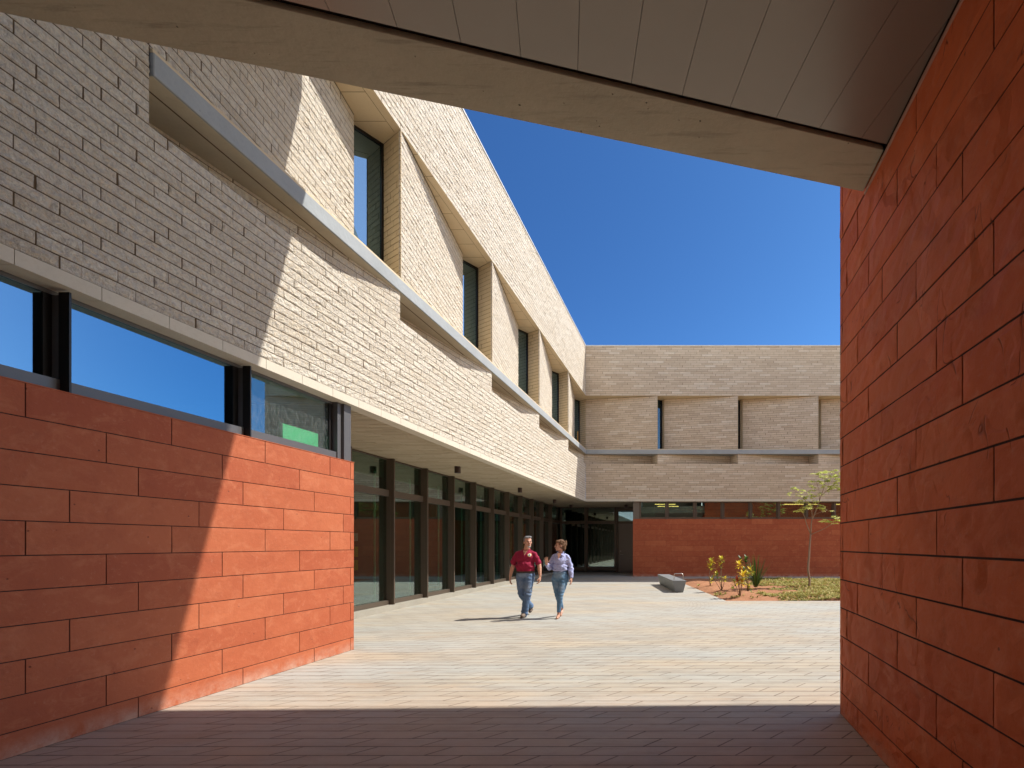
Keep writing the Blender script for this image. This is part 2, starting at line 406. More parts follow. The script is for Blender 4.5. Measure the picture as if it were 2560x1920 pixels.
# ------------------------------------------------------------------ block walls
def hash2(ix, iy, seed):
    h = np.sin(ix * 127.1 + iy * 311.7 + seed * 74.7) * 43758.5453
    return h - np.floor(h)
def vnoise(x, y, seed=0):
    ix = np.floor(x); iy = np.floor(y); fx = x - ix; fy = y - iy
    fx = fx * fx * (3 - 2 * fx); fy = fy * fy * (3 - 2 * fy)
    a = hash2(ix, iy, seed); b = hash2(ix + 1, iy, seed); c = hash2(ix, iy + 1, seed); d = hash2(ix + 1, iy + 1, seed)
    return (a + (b - a) * fx) * (1 - fy) + (c + (d - c) * fx) * fy

def blocks(mb, p0, p1, z0, z1, ch=0.109, bl=0.547, gap=0.004, relief=0.02, edge=0.008, nu=8, nv=3,
           seed=1, phase=0.0, zrow=None, offs=None, joints=None, back=0.03, vary=True, end0=True, end1=True, out=0.0, wob=0.0, tonef=None, mort=0.006):
    """courses of blocks on the vertical plane from plan point p0 to p1, facing (dy,-dx)"""
    p0 = np.array(p0, float); p1 = np.array(p1, float); L = np.linalg.norm(p1 - p0)
    lod = nu
    d = (p1 - p0) / L; n = np.array([d[1], -d[0]])
    rs = np.random.RandomState(seed)
    zb = z0 if zrow is None else zrow
    r0 = int(math.floor((z0 - zb) / ch + 1e-6)); r1 = int(math.ceil((z1 - zb) / ch - 1e-6))
    # mortar sheet behind
    q = p0 - n * mort; q2 = p1 - n * mort
    mb.quad((q[0], q[1], z0), (q2[0], q2[1], z0), (q2[0], q2[1], z1), (q[0], q[1], z1), mi=1)
    for r in range(r0, r1):
        a0 = max(z0, zb + r * ch); a1 = min(z1, zb + (r + 1) * ch)
        if a1 - a0 < 0.02: continue
        if joints is not None:
            js = [j for j in joints(r) if 0.0 < j < L]
        else:
            o = offs(r) if offs else ((0.18, 0.44, 0.90, 0.67)[r % 4] + phase) % 1.0 * bl
            js = []; u = -o
            while u < L:
                if u > 0: js.append(u)
                s_ = bl

                u += s_
            js = [j for j in js if j > 0.06 and L - j > 0.06]
        e = [0.0] + sorted(js) + [L]
        for i in range(len(e) - 1):
            wj = (rs.rand() - 0.5) * 2 * wob if wob else 0
            gv = gap * (2.0 if rs.rand() < 0.12 else 0.62) if vary else gap
            u0 = e[i] + (gap if (i > 0 or end0) else 0) + (wj if i > 0 else 0); u1 = e[i + 1] - (gv if (i < len(e) - 2 or end1) else 0)
            v0 = a0 + gap; v1 = a1 - gap
            if u1 - u0 < 0.01: continue
            if callable(lod): nu, nv = lod(u0)
            U = u0 + (u1 - u0) * np.array([0] + list(np.linspace(0.03, 0.97, nu - 1)) + [1.0]) if nu > 2 else np.linspace(u0, u1, nu + 1)
            V = v0 + (v1 - v0) * np.array([0] + list(np.linspace(0.14, 0.86, nv - 1)) + [1.0]) if nv > 2 else np.linspace(v0, v1, nv + 1)
            UU, VV = np.meshgrid(U, V)
            b = rs.rand() * relief * 0.35 - relief * 0.17 + out
            sd_ = seed * 13 + r * 3.1 + i * 7.7
            nz = vnoise(UU * 11, VV * 24, sd_) * 0.55 + vnoise(UU * 30, VV * 50, sd_ + 5) * 0.45
            N = b + relief * (nz - 0.5) * 1.5
            bm_ = np.zeros_like(N, bool); bm_[0, :] = bm_[-1, :] = True; bm_[:, 0] = bm_[:, -1] = True
            N = np.where(bm_, N * 0.5 + b * 0.5 - edge, N)
            N = np.maximum(N, 0.002 - mort + 0.002 * nz)
            PX = p0[0] + d[0] * UU + n[0] * N; PY = p0[1] + d[1] * UU + n[1] * N
            nyv, nxv = N.shape
            vs = np.stack([PX, PY, VV], -1).reshape(-1, 3)
            idx = np.arange(nyv * nxv).reshape(nyv, nxv)
            fs = [(idx[a, c_], idx[a, c_ + 1], idx[a + 1, c_ + 1], idx[a + 1, c_]) for a in range(nyv - 1) for c_ in range(nxv - 1)]
            # skirt
            ring = list(idx[0, :]) + list(idx[1:, -1]) + list(idx[-1, -2::-1]) + list(idx[-2:0:-1, 0])
            bp = vs[ring].copy(); nn = N.reshape(-1)[ring]
            bp[:, 0] -= n[0] * (nn + back); bp[:, 1] -= n[1] * (nn + back)
            k0 = len(vs); vs = np.concatenate([vs, bp])
            m_ = len(ring)
            for a in range(m_):
                b2 = (a + 1) % m_
                fs.append((ring[b2], ring[a], k0 + a, k0 + b2))
            tn = rs.rand()
            if tonef: tn = tonef(tn, rs)
            mb.add(vs, fs, 0, tn)

# ------------------------------------------------------------------ plan constants
XL = -5.13         # limestone plane of the left wing
XR = -5.17         # red plane of the left wing
YB = 24.04         # limestone plane of the rear wing
ZS, ZF = 3.75, 3.872   # soffit, top of smooth band
Z1, Z2, Z3, Z4, Z5 = 5.616, 6.10, 6.32, 9.0, 11.50
CH = 0.109

# ground
g = MB(); g.quad((-300, -300, -0.03), (300, -300, -0.03), (300, 300, -0.03), (-300, 300, -0.03))
tag(g.build('ground', M['earth']), kind='structure')
g = MB(); g.add([(x, y, 0.0) for (x, y) in [(-14, -14), (13, -14), (13, 13.85), (1.073, 13.85), (-0.75, 22.4), (13, 22.4), (13, 24.3), (-1, 29), (-14, 29)]],
                [tuple(range(9))])
def paving():
    g = MB()
    def q(x0, y0, x1, y1): g.quad((x0, y0, 0), (x1, y0, 0), (x1, y1, 0), (x0, y1, 0))
    q(-14, -14, 14, 13.85)
    g.add([(-14, 13.85, 0), (1.073, 13.85, 0), (-0.75, 22.4, 0), (-14, 22.4, 0)], [(0, 1, 2, 3)])
    q(-14, 22.4, 14, 29.0)
    return tag(g.build('paving', M['paving']), kind='structure')
paving()
g = MB()
rs = np.random.RandomState(4)
nx_, ny_ = 90, 60
vs = []
for j in range(ny_ + 1):
    y = 13.85 + (22.4 - 13.85) * j / ny_
    xl = 1.073 + (-0.75 - 1.073) * j / ny_
    for i in range(nx_ + 1):
        x = xl + (14 - xl) * i / nx_
        e = min(1, min(i, nx_ - i, j, ny_ - j) / 3.0)
        z = -0.035 + e * (0.045 + 0.07 * mnoise.fractal(Vector((x * 0.9, y * 0.9, 0)), 0.8, 2.0, 4) + 0.03)
        vs.append((x, y, z))
fs = [(j * (nx_ + 1) + i, j * (nx_ + 1) + i + 1, (j + 1) * (nx_ + 1) + i + 1, (j + 1) * (nx_ + 1) + i) for j in range(ny_) for i in range(nx_)]
g.add(vs, fs, smooth=True)
bed = tag(g.build('soil_bed', M['soil']), kind='structure')

# ------------------------------------------------------------------ LEFT WING
LW = thing('limestone_wing', (-8, 12, 0), 'long cream limestone wing on the left with angled upper windows over a red sandstone base', 'building')
def bays(mode):
    pass
# lower limestone: flush field with the smooth band under it
mb = MB()
def rnd_off(r): return hash2(np.array(r * 1.0), np.array(3.0), 2.0).item() * 0.547
blocks(mb, (XL, 2.4), (XL, YB), ZF, Z1, nu=lambda u: (15, 5) if u < 6.5 else ((10, 4) if u < 11.6 else (6, 3)), seed=11, gap=0.0062, zrow=ZF, relief=0.021, edge=0.005, wob=0.004)
mb.build('lower_wall', [M['split'], M['mortar']], LW)
# recessed strip below the ledge
mb = MB()
blocks(mb, (XL, 2.4), (XL, 4.6), Z1, 8.9, nu=15, nv=5, seed=21, gap=0.0062, zrow=ZF, wob=0.006)
mb.build('near_wall', [M['split'], M['mortar']], LW)
mb = MB()
for kx in range(5):
    a = 4.6 + 4 * kx; b = a + 4
    D = (XL - 0.61, a + 0.34)
    if b <= YB:
        e = (XL, b)
    else:
        e = (XL - 0.61 * (b - YB) / 3.66, YB)
    hi = kx < 2
    blocks(mb, (XL, a), D, Z1, Z2, nu=4, nv=3, seed=30 + kx, zrow=ZF, relief=0.004, edge=0.003, tonef=lambda t_, r_: 0.4)
    blocks(mb, D, e, Z1, Z2, nu=12 if hi else 6, nv=4 if hi else 3, seed=40 + kx, gap=0.005, zrow=ZF, relief=0.014)
    mb.add([(XL - 0.005, a, Z1), (D[0], D[1], Z1), (e[0] - 0.005, e[1], Z1)], [(0, 2, 1)], 1)
mb.build('ledge_recess', [M['split'], M['mortar']], LW)
# upper wall above the window heads
mb = MB()
blocks(mb, (XL, 4.6), (XL, YB), Z4, Z5 - 0.03, nu=lambda u: (10, 3) if u < 9.4 else (6, 3), seed=51, gap=0.0062, zrow=ZF, relief=0.018)
mb.build('upper_wall', [M['split'], M['mortar']], LW)
# angled panels and windows
for kx in range(5):
    a = 4.6 + 4 * kx
    A = (XL, a); E = (XL - 0.615, a + 3.70); Rr = (XL - 0.80, a + 3.815); G = (XL - 0.49, a + 4.306); A2 = (XL, a + 4.0)
    mb = MB()
    hi = kx < 2
    blocks(mb, A, E, Z3 + 0.02, Z4, nu=12 if hi else 7, nv=4 if hi else 3, seed=60 + kx, gap=0.0062, zrow=ZF, relief=0.017)
    mb.build('angled_panel', [M['split'], M['mortar']], LW)
    # jamb of honed blocks
    mb = MB()
    J2 = A2 if kx < 4 else (-5.25, YB + 0.615)
    blocks(mb, G, J2, Z3 + 0.02, Z4, bl=0.42, nu=2, nv=2, seed=70 + kx, zrow=ZF, relief=0.0008, edge=0.0, gap=0.006, back=0.02)
    blocks(mb, E, Rr, Z3 + 0.02, Z4, bl=0.42, nu=2, nv=2, seed=75 + kx, zrow=ZF, relief=0.0008, edge=0.0, gap=0.006, back=0.02)
    mb.build('window_jamb', [M['jamb'], M['mortar']], LW)
    # honed soffit over the recess
    mb = MB()
    so_pts = [A, E, Rr, G, J2]
    if kx < 4:
        mb.add([(XL + 0.012, A[1], Z4), (XL + 0.012, J2[1], Z4), (G[0] + 0.0, G[1], Z4), (Rr[0], Rr[1], Z4), (E[0], E[1], Z4)], [(0, 1, 2, 3, 4)])
    else:
        mb.add([(XL + 0.012, A[1], Z4), (XL + 0.012, YB - 0.012, Z4), (XL + 0.012, YB + 0.6, Z4), (G[0], G[1], Z4), (Rr[0], Rr[1], Z4), (E[0], E[1], Z4)], [(0, 1, 2, 3, 4, 5)])
    # joints cut as thin dark strips
    for j in range(1, 8):
        t_ = j * 0.547
        if t_ > 4: break
        dep = 0.615 * min(1, t_ / 3.7)
        if dep > 0.05:
            mb.box(XL - dep - (0.1 if t_ > 3.7 else 0), XL - 0.14 if dep > 0.2 else XL, a + t_ - 0.003, a + t_ + 0.003, Z4 - 0.002, Z4 + 0.004, 1)
    mb.box(XL - 0.143, XL - 0.137, a + 0.9, min(a + 4.05, YB), Z4 - 0.002, Z4 + 0.004, 1)
    mb.build('window_soffit', [M['jamb'], M['mortar']], LW)
    # window: frame and pane
    gd = np.array([G[0] - Rr[0], G[1] - Rr[1]]); gl_ = np.linalg.norm(gd); gd /= gl_; gn = np.array([gd[1], -gd[0]])
    def P(u, n_, z): return (Rr[0] + gd[0] * u + gn[0] * n_, Rr[1] + gd[1] * u + gn[1] * n_, z)
    def obx(mb, u0, u1, n0, n1, z0, z1, mi=0):
        v = [P(u, n_, z) for z in (z0, z1) for n_ in (n0, n1) for u in (u0, u1)]
        mb.add(v, [(0, 2, 3, 1), (4, 5, 7, 6), (0, 1, 5, 4), (2, 6, 7, 3), (0, 4, 6, 2), (1, 3, 7, 5)], mi)
    wf = MB()
    obx(wf, -0.02, 0.035, -0.08, 0.0, Z3 + 0.02, Z4 + 0.01); obx(wf, gl_ - 0.035, gl_ + 0.02, -0.08, 0.0, Z3 + 0.02, Z4 + 0.01)
    obx(wf, 0.035, gl_ - 0.035, -0.08, -0.002, Z4 - 0.045, Z4 + 0.01); obx(wf, 0.035, gl_ - 0.035, -0.08, -0.002, Z3 + 0.02, Z3 + 0.07)
    win = wf.build('window', M['black'], LW)
    pn = MB(); obx(pn, 0.035, gl_ - 0.035, -0.04, -0.03, Z3 + 0.07, Z4 - 0.045)
    pn.build('pane', M['glass_up'], win)
    if kx == 4:
        pass
# concrete ledge
mb = MB()
pts = [(-5.10, 4.6), (-5.10, YB + 0.03), (-6.3, YB + 0.9), (-6.3, 4.6)]
mb.prism([(-5.10, 4.61), (-5.10, YB - 0.03), (-5.9, YB + 0.9), (-6.3, YB + 0.9), (-6.3, 4.61)], Z2, Z3)
o = mb.build('ledge', M['ledge'], LW); bevel(o, 0.006, 1)
M['ledge_bounce'] = conc('tan_bounce_tone_concrete', (0.56, 0.50, 0.38), 0, 0.2)  # lighter tan than the ledge: bounce light painted into its underside
mb = MB(); mb.prism([(-5.125, 4.62), (-5.125, YB - 0.05), (-5.9, YB - 0.05), (-5.9, 4.62)], Z2 - 0.004, Z2 - 0.001); mb.build('ledge_bounce_sheet', M['ledge_bounce'], LW)
mb = MB(); mb.box(-5.33, -5.315, 4.62, YB - 0.2, Z2 - 0.007, Z2 + 0.01); mb.build('drip_groove', M['mortar'], LW)
mb = MB(); mb.prism([(-5.112, 4.61), (-5.112, YB - 0.02), (-5.95, YB + 0.6), (-6.3, 4.61)], Z3, Z3 + 0.035); mb.build('stone_sill', M['jamb'], LW)
# smooth band along the foot of the limestone, in pieces
mb = MB()
y = -2.0 + 0.2
while y < YB:
    y2 = min(y + 0.547, YB)
    mb.box(XL - 0.21, XL + 0.012, y + 0.0025, y2 - 0.0025, ZS, ZF - 0.004, 0, random.random())
    y = y2
mb.box(XL - 0.2, XL + 0.004, -2, YB, ZS + 0.006, ZF, 1)
mb.build('stone_band', [M['honed'], M['mortar']], LW)
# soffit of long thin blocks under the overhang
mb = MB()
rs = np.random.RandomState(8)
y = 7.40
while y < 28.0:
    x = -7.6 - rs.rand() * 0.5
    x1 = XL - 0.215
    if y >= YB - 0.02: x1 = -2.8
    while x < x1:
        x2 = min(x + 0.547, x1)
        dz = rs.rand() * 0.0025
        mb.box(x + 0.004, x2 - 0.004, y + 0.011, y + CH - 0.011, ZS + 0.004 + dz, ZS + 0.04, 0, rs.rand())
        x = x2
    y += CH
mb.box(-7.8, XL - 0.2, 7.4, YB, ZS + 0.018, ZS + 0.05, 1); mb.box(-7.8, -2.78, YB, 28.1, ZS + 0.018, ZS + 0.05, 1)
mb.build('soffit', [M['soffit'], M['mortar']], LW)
# coping, roof and hidden backs of the walls
mb = MB(); mb.box(-5.6, XL + 0.02, 2.4, YB + 0.02, Z5 - 0.03, Z5 + 0.01); mb.build('coping', M['coping'], LW)
mb = MB()
mb.box(-14, -5.2, -12, 30, Z5 - 0.5, Z5 - 0.1)           # roof slab
mb.box(-14, -6.35, -12, 30, Z2 - 0.02, Z3 - 0.02)        # floor slab
mb.box(-5.75, -5.2, 4.7, YB, Z4 + 0.02, Z5 - 0.1)        # wall core above windows
mb.box(-5.6, -5.17, 2.4, YB, ZF, Z1 - 0.02)              # wall core
mb.box(-6.3, -5.6, -12, YB, ZF + 0.1, ZF + 0.3)
mb.box(-5.6, -5.17, -12, 4.5, ZF, Z5 - 0.1)
mb.build('wall_core', M['plaster'], LW)
mb = MB()
mb.box(-10.0, -9.9, -12, 34.2, 0, Z5 - 0.2); mb.box(-14, -6.3, 3.9, 4.0, Z3, Z5 - 0.2)
for yy in (8.95, 12.95, 16.95, 20.95, 25.1): mb.box(-9.9, -6.35, yy, yy + 0.1, Z3, Z5 - 0.3)
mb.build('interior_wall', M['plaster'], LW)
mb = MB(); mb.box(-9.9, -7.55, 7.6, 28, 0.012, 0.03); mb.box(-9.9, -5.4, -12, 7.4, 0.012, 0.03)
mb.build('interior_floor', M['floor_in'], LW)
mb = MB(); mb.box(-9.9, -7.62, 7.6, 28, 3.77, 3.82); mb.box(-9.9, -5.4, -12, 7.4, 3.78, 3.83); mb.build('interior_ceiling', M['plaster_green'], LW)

# red sandstone base of the left wing
JL = {0: 0.0, 1: 4.836, 2: 5.359, 3: 5.609, 4: 5.105}
YR0, YR1 = -3.0, 7.47
LR = 1.0665
def joints_left(r):
    # r counted from the bottom full row: total 10 full rows above the partial one; photo rows are counted from the top
    top = 10 - r      # r = 0 bottom full row -> photo row 10 ; r=-1 -> row 11
    typ = (top - 1) % 4 + 1
    base = JL[typ]
    js = [base + LR * i - YR0 for i in range(-9, 4)]
    js = [j for j in js if j < (YR1 - YR0) - 0.12]
    if typ in (1, 3): js.append(YR1 - YR0 - 0.08)
    return js
mb = MB()
blocks(mb, (XR, YR0), (XR, YR1), 0.0, 2.888, ch=0.2695, gap=0.0042, relief=0.003, edge=0.001, nu=5, nv=3, seed=81, vary=False, zrow=0.193, joints=joints_left, back=0.02)
blocks(mb, (XR, YR1), (XR - 2.3, YR1), 0.0, 2.888, ch=0.2695, bl=1.0665, gap=0.0032, relief=0.003, edge=0.0025, nu=3, nv=2, seed=82, zrow=0.193, back=0.02, vary=False)
mb.build('sandstone_wall', [M['red'], M['mortar_red']], LW)
mb = MB(); mb.box(XR - 0.3, XR + 0.004, YR0, YR1 + 0.003, 2.885, 2.893); mb.box(-7.5, XR - 0.3, YR1 - 0.2, YR1 + 0.003, 2.885, 2.893)
mb.build('wall_cap', M['red'], LW)
mb = MB(); mb.box(XR - 0.35, XR - 0.025, YR0, YR1 - 0.03, 0, 2.886); mb.build('base_core', M['mortar_red'], LW)
# clerestory windows of the left wing
GX = -5.335
for i, (ya, yb) in enumerate([(-0.95, 0.71), (0.71, 2.38), (2.38, 4.05), (4.05, 5.72), (5.72, 7.22)]):
    fr = MB()
    last = (i == 4)
    mat = M['grey']
    fr.box(GX - 0.08, GX + 0.075, ya + 0.047, yb - (0.0 if last else 0.005), 2.902, 3.005)         # bottom rail
    fr.box(GX - 0.08, GX + 0.012, ya + 0.047, yb + (0.0 if last else 0.045), ZS - 0.035, ZS)                 # head
    if not last:
        fr.box(GX - 0.08, GX + 0.006, yb - 0.06, yb - 0.005, 3.005, ZS - 0.035, 1)
        fr.box(GX - 0.08, GX + 0.060, yb - 0.003, yb + 0.045, 2.897, ZS - 0.036)
    else:
        fr.box(GX - 0.08, GX + 0.012, yb - 0.06, yb, 3.005, ZS - 0.035, 1)
    wdw = fr.build('clerestory_window', [M['grey'], M['black']], LW)
    pn = MB(); pn.box(GX - 0.012, GX - 0.004, ya + 0.047, yb - (0.05 if last else 0.05), 3.005, ZS - 0.035)
    pn.build('pane', M['glass_dirty'] if last else M['glass_cl'], wdw)
    if not last:
        f_ = MB(); f_.box(GX + 0.0605, GX + 0.150, yb - 0.003, yb + 0.012, 2.897, ZS - 0.012)
        f_.build('fin', M['black'], wdw)
mb = MB(); mb.box(GX - 0.1, GX + 0.09, 7.22, 7.30, 2.902, ZS - 0.001); mb.box(GX - 0.1, GX + 0.13, 7.303, 7.45, 2.902, ZS - 0.002)
mb.box(-7.5, GX - 0.1, 7.36, 7.45, 2.902, ZS - 0.003)
mb.build('corner_post', M['grey'], LW)

# full height glazing of the left wing
XG = -7.5
ym = [10.47 + 1.54 * i for i in range(0, 12)]
ym = [8.92] + ym
ym[-1] = 27.98
for i in range(len(ym) - 1):
    a, b = ym[i], ym[i + 1]
    fr = MB()
    fr.box(XG - 0.06, XG + 0.06, a + 0.062, b - 0.002, 0.13, 0.235)     # sill
    fr.box(XG - 0.06, XG + 0.06, a + 0.062, b - 0.002, 2.81, 2.97)     # transom
    fr.box(XG - 0.06, XG + 0.03, a + 0.062, b - 0.002, ZS - 0.03, ZS)
    fr.box(XG - 0.06, XG - 0.03, a + 0.062, a + 0.09, 0.235, ZS - 0.03); fr.box(XG - 0.06, XG - 0.03, b - 0.03, b - 0.002, 0.235, ZS - 0.03)
    gw = fr.build('glazed_bay', M['bronze'], LW)
    p = MB(); p.box(XG - 0.02, XG - 0.01, a + 0.062, b, 0.235, 2.81); p.build('pane', M['glass'], gw)
    p = MB(); p.box(XG - 0.02, XG - 0.01, a + 0.062, b, 2.97, ZS - 0.03); p.build('transom_pane', M['glass'], gw)
    f_ = MB(); f_.box(XG - 0.06, XG + 0.085, a, a + 0.06, 0.127, ZS - 0.001); f_.box(XG + 0.0855, XG + 0.175, a + 0.004, a + 0.05, 0.10, ZS - 0.002); f_.build('mullion', M['bronze'], gw)
    f_ = MB(); f_.box(XG - 0.34, XG - 0.31, a + 0.01, a + 0.05, 0.1, ZS - 0.3); f_.build('green_strip', M['greenstrip'], gw)  # thin green upright strip inside, behind each mullion
mb = MB()
yy = 7.47
while yy < 28:
    y2 = min(yy + 1.54, 28.0); mb.box(XG - 0.1, XG + 0.24, yy + 0.002, y2 - 0.002, -0.01, 0.126); yy = y2
mb.build('curb', M['curb'], LW)

# ------------------------------------------------------------------ REAR WING
RWG = thing('rear_wing', (4, 25, 0), 'cream limestone wing closing the far end of the courtyard over a red ground floor', 'building')
XE = 10.4
XA = [-5.551, -1.551, 2.449, 6.449, 10.4]
mb = MB()
blocks(mb, (XL, YB), (XE, YB), ZF, Z1, nu=2, nv=2, seed=101, zrow=ZF, relief=0.006, edge=0.0, gap=0.0046)
mb.build('lower_wall', [M['coursed'], M['mortar']], RWG)
mb = MB()
blocks(mb, (XL, YB), (XE, YB), Z4, Z5 - 0.03, nu=2, nv=2, seed=102, zrow=ZF, relief=0.006, edge=0.0, gap=0.0046)
mb.build('upper_wall', [M['coursed'], M['mortar']], RWG)
mb = MB()
for i in range(4):
    a, b = XA[i], XA[i + 1]
    D = (b - 0.34, YB + 0.61)
    s_ = (a, YB) if i > 0 else (XL - 0.12, YB + 0.61 * (XL - 0.12 - a) / 3.66)
    blocks(mb, s_, D, Z1, Z2, nu=2, nv=2, seed=110 + i, zrow=ZF, relief=0.006, edge=0, gap=0.0046)
    blocks(mb, D, (b, YB), Z1, Z2, nu=2, nv=2, seed=115 + i, zrow=ZF, relief=0.002, edge=0, gap=0.0035, tonef=lambda t_, r_: 0.35)
    mb.add([(s_[0], s_[1] + 0.005, Z1), (b, YB + 0.005, Z1), (D[0], D[1], Z1)], [(0, 1, 2)], 1)
mb.build('ledge_recess', [M['coursed'], M['mortar']], RWG)
for i in range(4):
    a, b = XA[i], XA[i + 1]
    E = (a + 0.30, YB + 0.615); Rr = (a + 0.185, YB + 0.80); G = (a - 0.306, YB + 0.49)
    mb = MB()
    blocks(mb, E, (b, YB), Z3 + 0.02, Z4, nu=2, nv=2, seed=120 + i, zrow=ZF, relief=0.006, edge=0, gap=0.0046)
    mb.build('angled_panel', [M['coursed'], M['mortar']], RWG)
    mb = MB()
    blocks(mb, Rr, E, Z3 + 0.02, Z4, nu=2, nv=2, seed=130 + i, zrow=ZF, relief=0.001, edge=0, gap=0.003, back=0.02)
    if i > 0: blocks(mb, (a, YB), G, Z3 + 0.02, Z4, nu=2, nv=2, seed=135 + i, zrow=ZF, relief=0.001, edge=0, gap=0.003, back=0.02)
    mb.build('window_jamb', [M['jamb'], M['mortar']], RWG)
    mb = MB()
    zc_ = Z4 + (0.004 if i == 0 else 0)
    mb.add([(E[0], E[1], zc_), (b, YB - 0.012, zc_), (a, YB - 0.012, zc_), (G[0] if i else a, G[1], zc_), (Rr[0], Rr[1], zc_)], [(4, 3, 2, 1, 0)])
    mb.build('window_soffit', M['jamb'], RWG)
    if i > 0:
        v = MB()
        def q(p, q_, z0, z1, off):
            dd = np.array([q_[0] - p[0], q_[1] - p[1]]); dd /= np.linalg.norm(dd); nn = np.array([-dd[1], dd[0]])
            a_ = np.array(p) + nn * off; b_ = np.array(q_) + nn * off; c_ = b_ + nn * 0.05; d_ = a_ + nn * 0.05
            return [tuple(a_), tuple(b_), tuple(c_), tuple(d_)]
        gdv = np.array([Rr[0] - G[0], Rr[1] - G[1]]); ll = np.linalg.norm(gdv); gdv /= ll
        p1_ = (G[0] + gdv[0] * 0.03, G[1] + gdv[1] * 0.03); p2_ = (Rr[0] - gdv[0] * 0.05, Rr[1] - gdv[1] * 0.05)
        v.prism(q(G, p1_, 0, 0, 0), Z3 + 0.02, Z4 + 0.01); v.prism(q(p2_, Rr, 0, 0, 0), Z3 + 0.02, Z4 + 0.01)
        v.prism(q(p1_, p2_, 0, 0, 0), Z4 - 0.05, Z4 + 0.01); v.prism(q(p1_, p2_, 0, 0, 0), Z3 + 0.02, Z3 + 0.07)
        wn_ = v.build('window', M['black'], RWG)
        v = MB()
        pq = q(p1_, p2_, 0, 0, 0.015); 
        v.prism(pq[:2] + [tuple(np.array(pq[1]) + (np.array(pq[2]) - np.array(pq[1])) * 0.2), tuple(np.array(pq[0]) + (np.array(pq[3]) - np.array(pq[0])) * 0.2)], Z3 + 0.07, Z4 - 0.05)
        v.build('pane', M['glass_rear'], wn_)
mb = MB(); mb.prism([(-5.09, YB - 0.03), (XE, YB - 0.03), (XE, YB + 0.95), (-5.88, YB + 0.95)], Z2 + 0.0, Z3 + 0.0)
bevel(mb.build('ledge', M['ledge'], RWG), 0.006, 1)
mb = MB(); mb.prism([(-5.11, YB - 0.012), (XE, YB - 0.012), (XE, YB + 0.9), (-5.9, YB + 0.9)], Z3, Z3 + 0.035); mb.build('stone_sill', M['jamb'], RWG)
mb = MB(); x = XL + 0.012
while x < XE:
    x2 = min(x + 0.547, XE); mb.box(x + 0.0025, x2 - 0.0025, YB - 0.012, YB + 0.3, ZS, ZF - 0.004, 0, random.random()); x = x2
mb.box(XL + 0.02, XE, YB - 0.004, YB + 0.25, ZS + 0.006, ZF, 1)
mb.build('stone_band', [M['honed'], M['mortar']], RWG)
mb = MB(); mb.box(XL + 0.021, XE + 0.02, YB - 0.02, YB + 0.4, Z5 - 0.03, Z5 + 0.01); mb.build('coping', M['coping'], RWG)
mb = MB()
mb.box(-5.1, XE - 0.05, YB + 0.06, YB + 0.3, ZF, Z1 - 0.02); mb.box(-5.1, XE - 0.05, YB + 0.06, YB + 0.6, Z4 + 0.02, Z5 - 0.1)
mb.box(-5.2, XE - 0.05, YB + 0.1, 38, Z5 - 0.5, Z5 - 0.11); mb.box(-5.88, XE - 0.05, YB + 0.96, 38, Z2 - 0.01, Z3 - 0.021)
mb.box(XE - 0.1, XE, YB + 0.05, 38, 0, Z5 - 0.1)
mb.box(-5.88, XE - 0.05, 27.5, 27.6, Z3, Z5 - 0.5)
for xx in (-5.9, -1.2, 2.8, 6.8): mb.box(xx, xx + 0.1, YB + 1.0, 27.5, Z3, Z5 - 0.5)
mb.build('wall_core', M['plaster'], RWG)
# rear red wall
YRD = 24.20
mb = MB()
blocks(mb, (-2.80, YRD), (XE, YRD), 0.0, 2.888, ch=0.2695, bl=1.0665, gap=0.0026, relief=0.004, edge=0.001, nu=2, nv=2, seed=140, zrow=0.193, back=0.015, vary=False, tonef=lambda t_, r_: -0.2 + t_ * 0.8 + (0.75 if r_.rand() < 0.15 else 0))
blocks(mb, (-2.80, 28.0), (-2.80, YRD), 0.0, 2.888, ch=0.2695, bl=1.0665, gap=0.0018, relief=0.004, edge=0.001, nu=2, nv=2, seed=141, zrow=0.193, back=0.015, vary=False)
mb.build('sandstone_wall', [M['red'], M['mortar_red']], RWG)
mb = MB(); mb.box(-2.78, XE, YRD + 0.02, YRD + 0.3, 0, 2.87); mb.box(-2.78, -2.5, YRD + 0.02, 28.0, 0, 2.87); mb.build('base_core', M['mortar_red'], RWG)
mb = MB(); mb.box(-2.79, -2.50, YRD + 0.002, 28.0, 2.89, ZS); mb.build('corner_post', M['door'], RWG)
x = -2.50
pitch = 1.3965
while x < XE - 0.3:
    b = min(x + pitch, XE - 0.02)
    v = MB()
    v.box(x, b, YRD + 0.02, YRD + 0.12, 2.888, 2.975); v.box(x, b, YRD + 0.02, YRD + 0.12, ZS - 0.04, ZS)
    v.box(x, x + 0.10, YRD + 0.02, YRD + 0.12, 2.975, ZS - 0.04); v.box(b - 0.09, b, YRD + 0.0, YRD + 0.12, 2.975, ZS - 0.04)
    v.box(b - 0.03, b + 0.02, YRD - 0.06, YRD + 0.02, 2.87, ZS - 0.005)
    cw = v.build('ribbon_window', M['bronze'], RWG)
    v = MB(); v.box(x + 0.10, b - 0.09, YRD + 0.08, YRD + 0.09, 2.975, ZS - 0.04); v.build('pane', M['glass'], cw)
    x = b
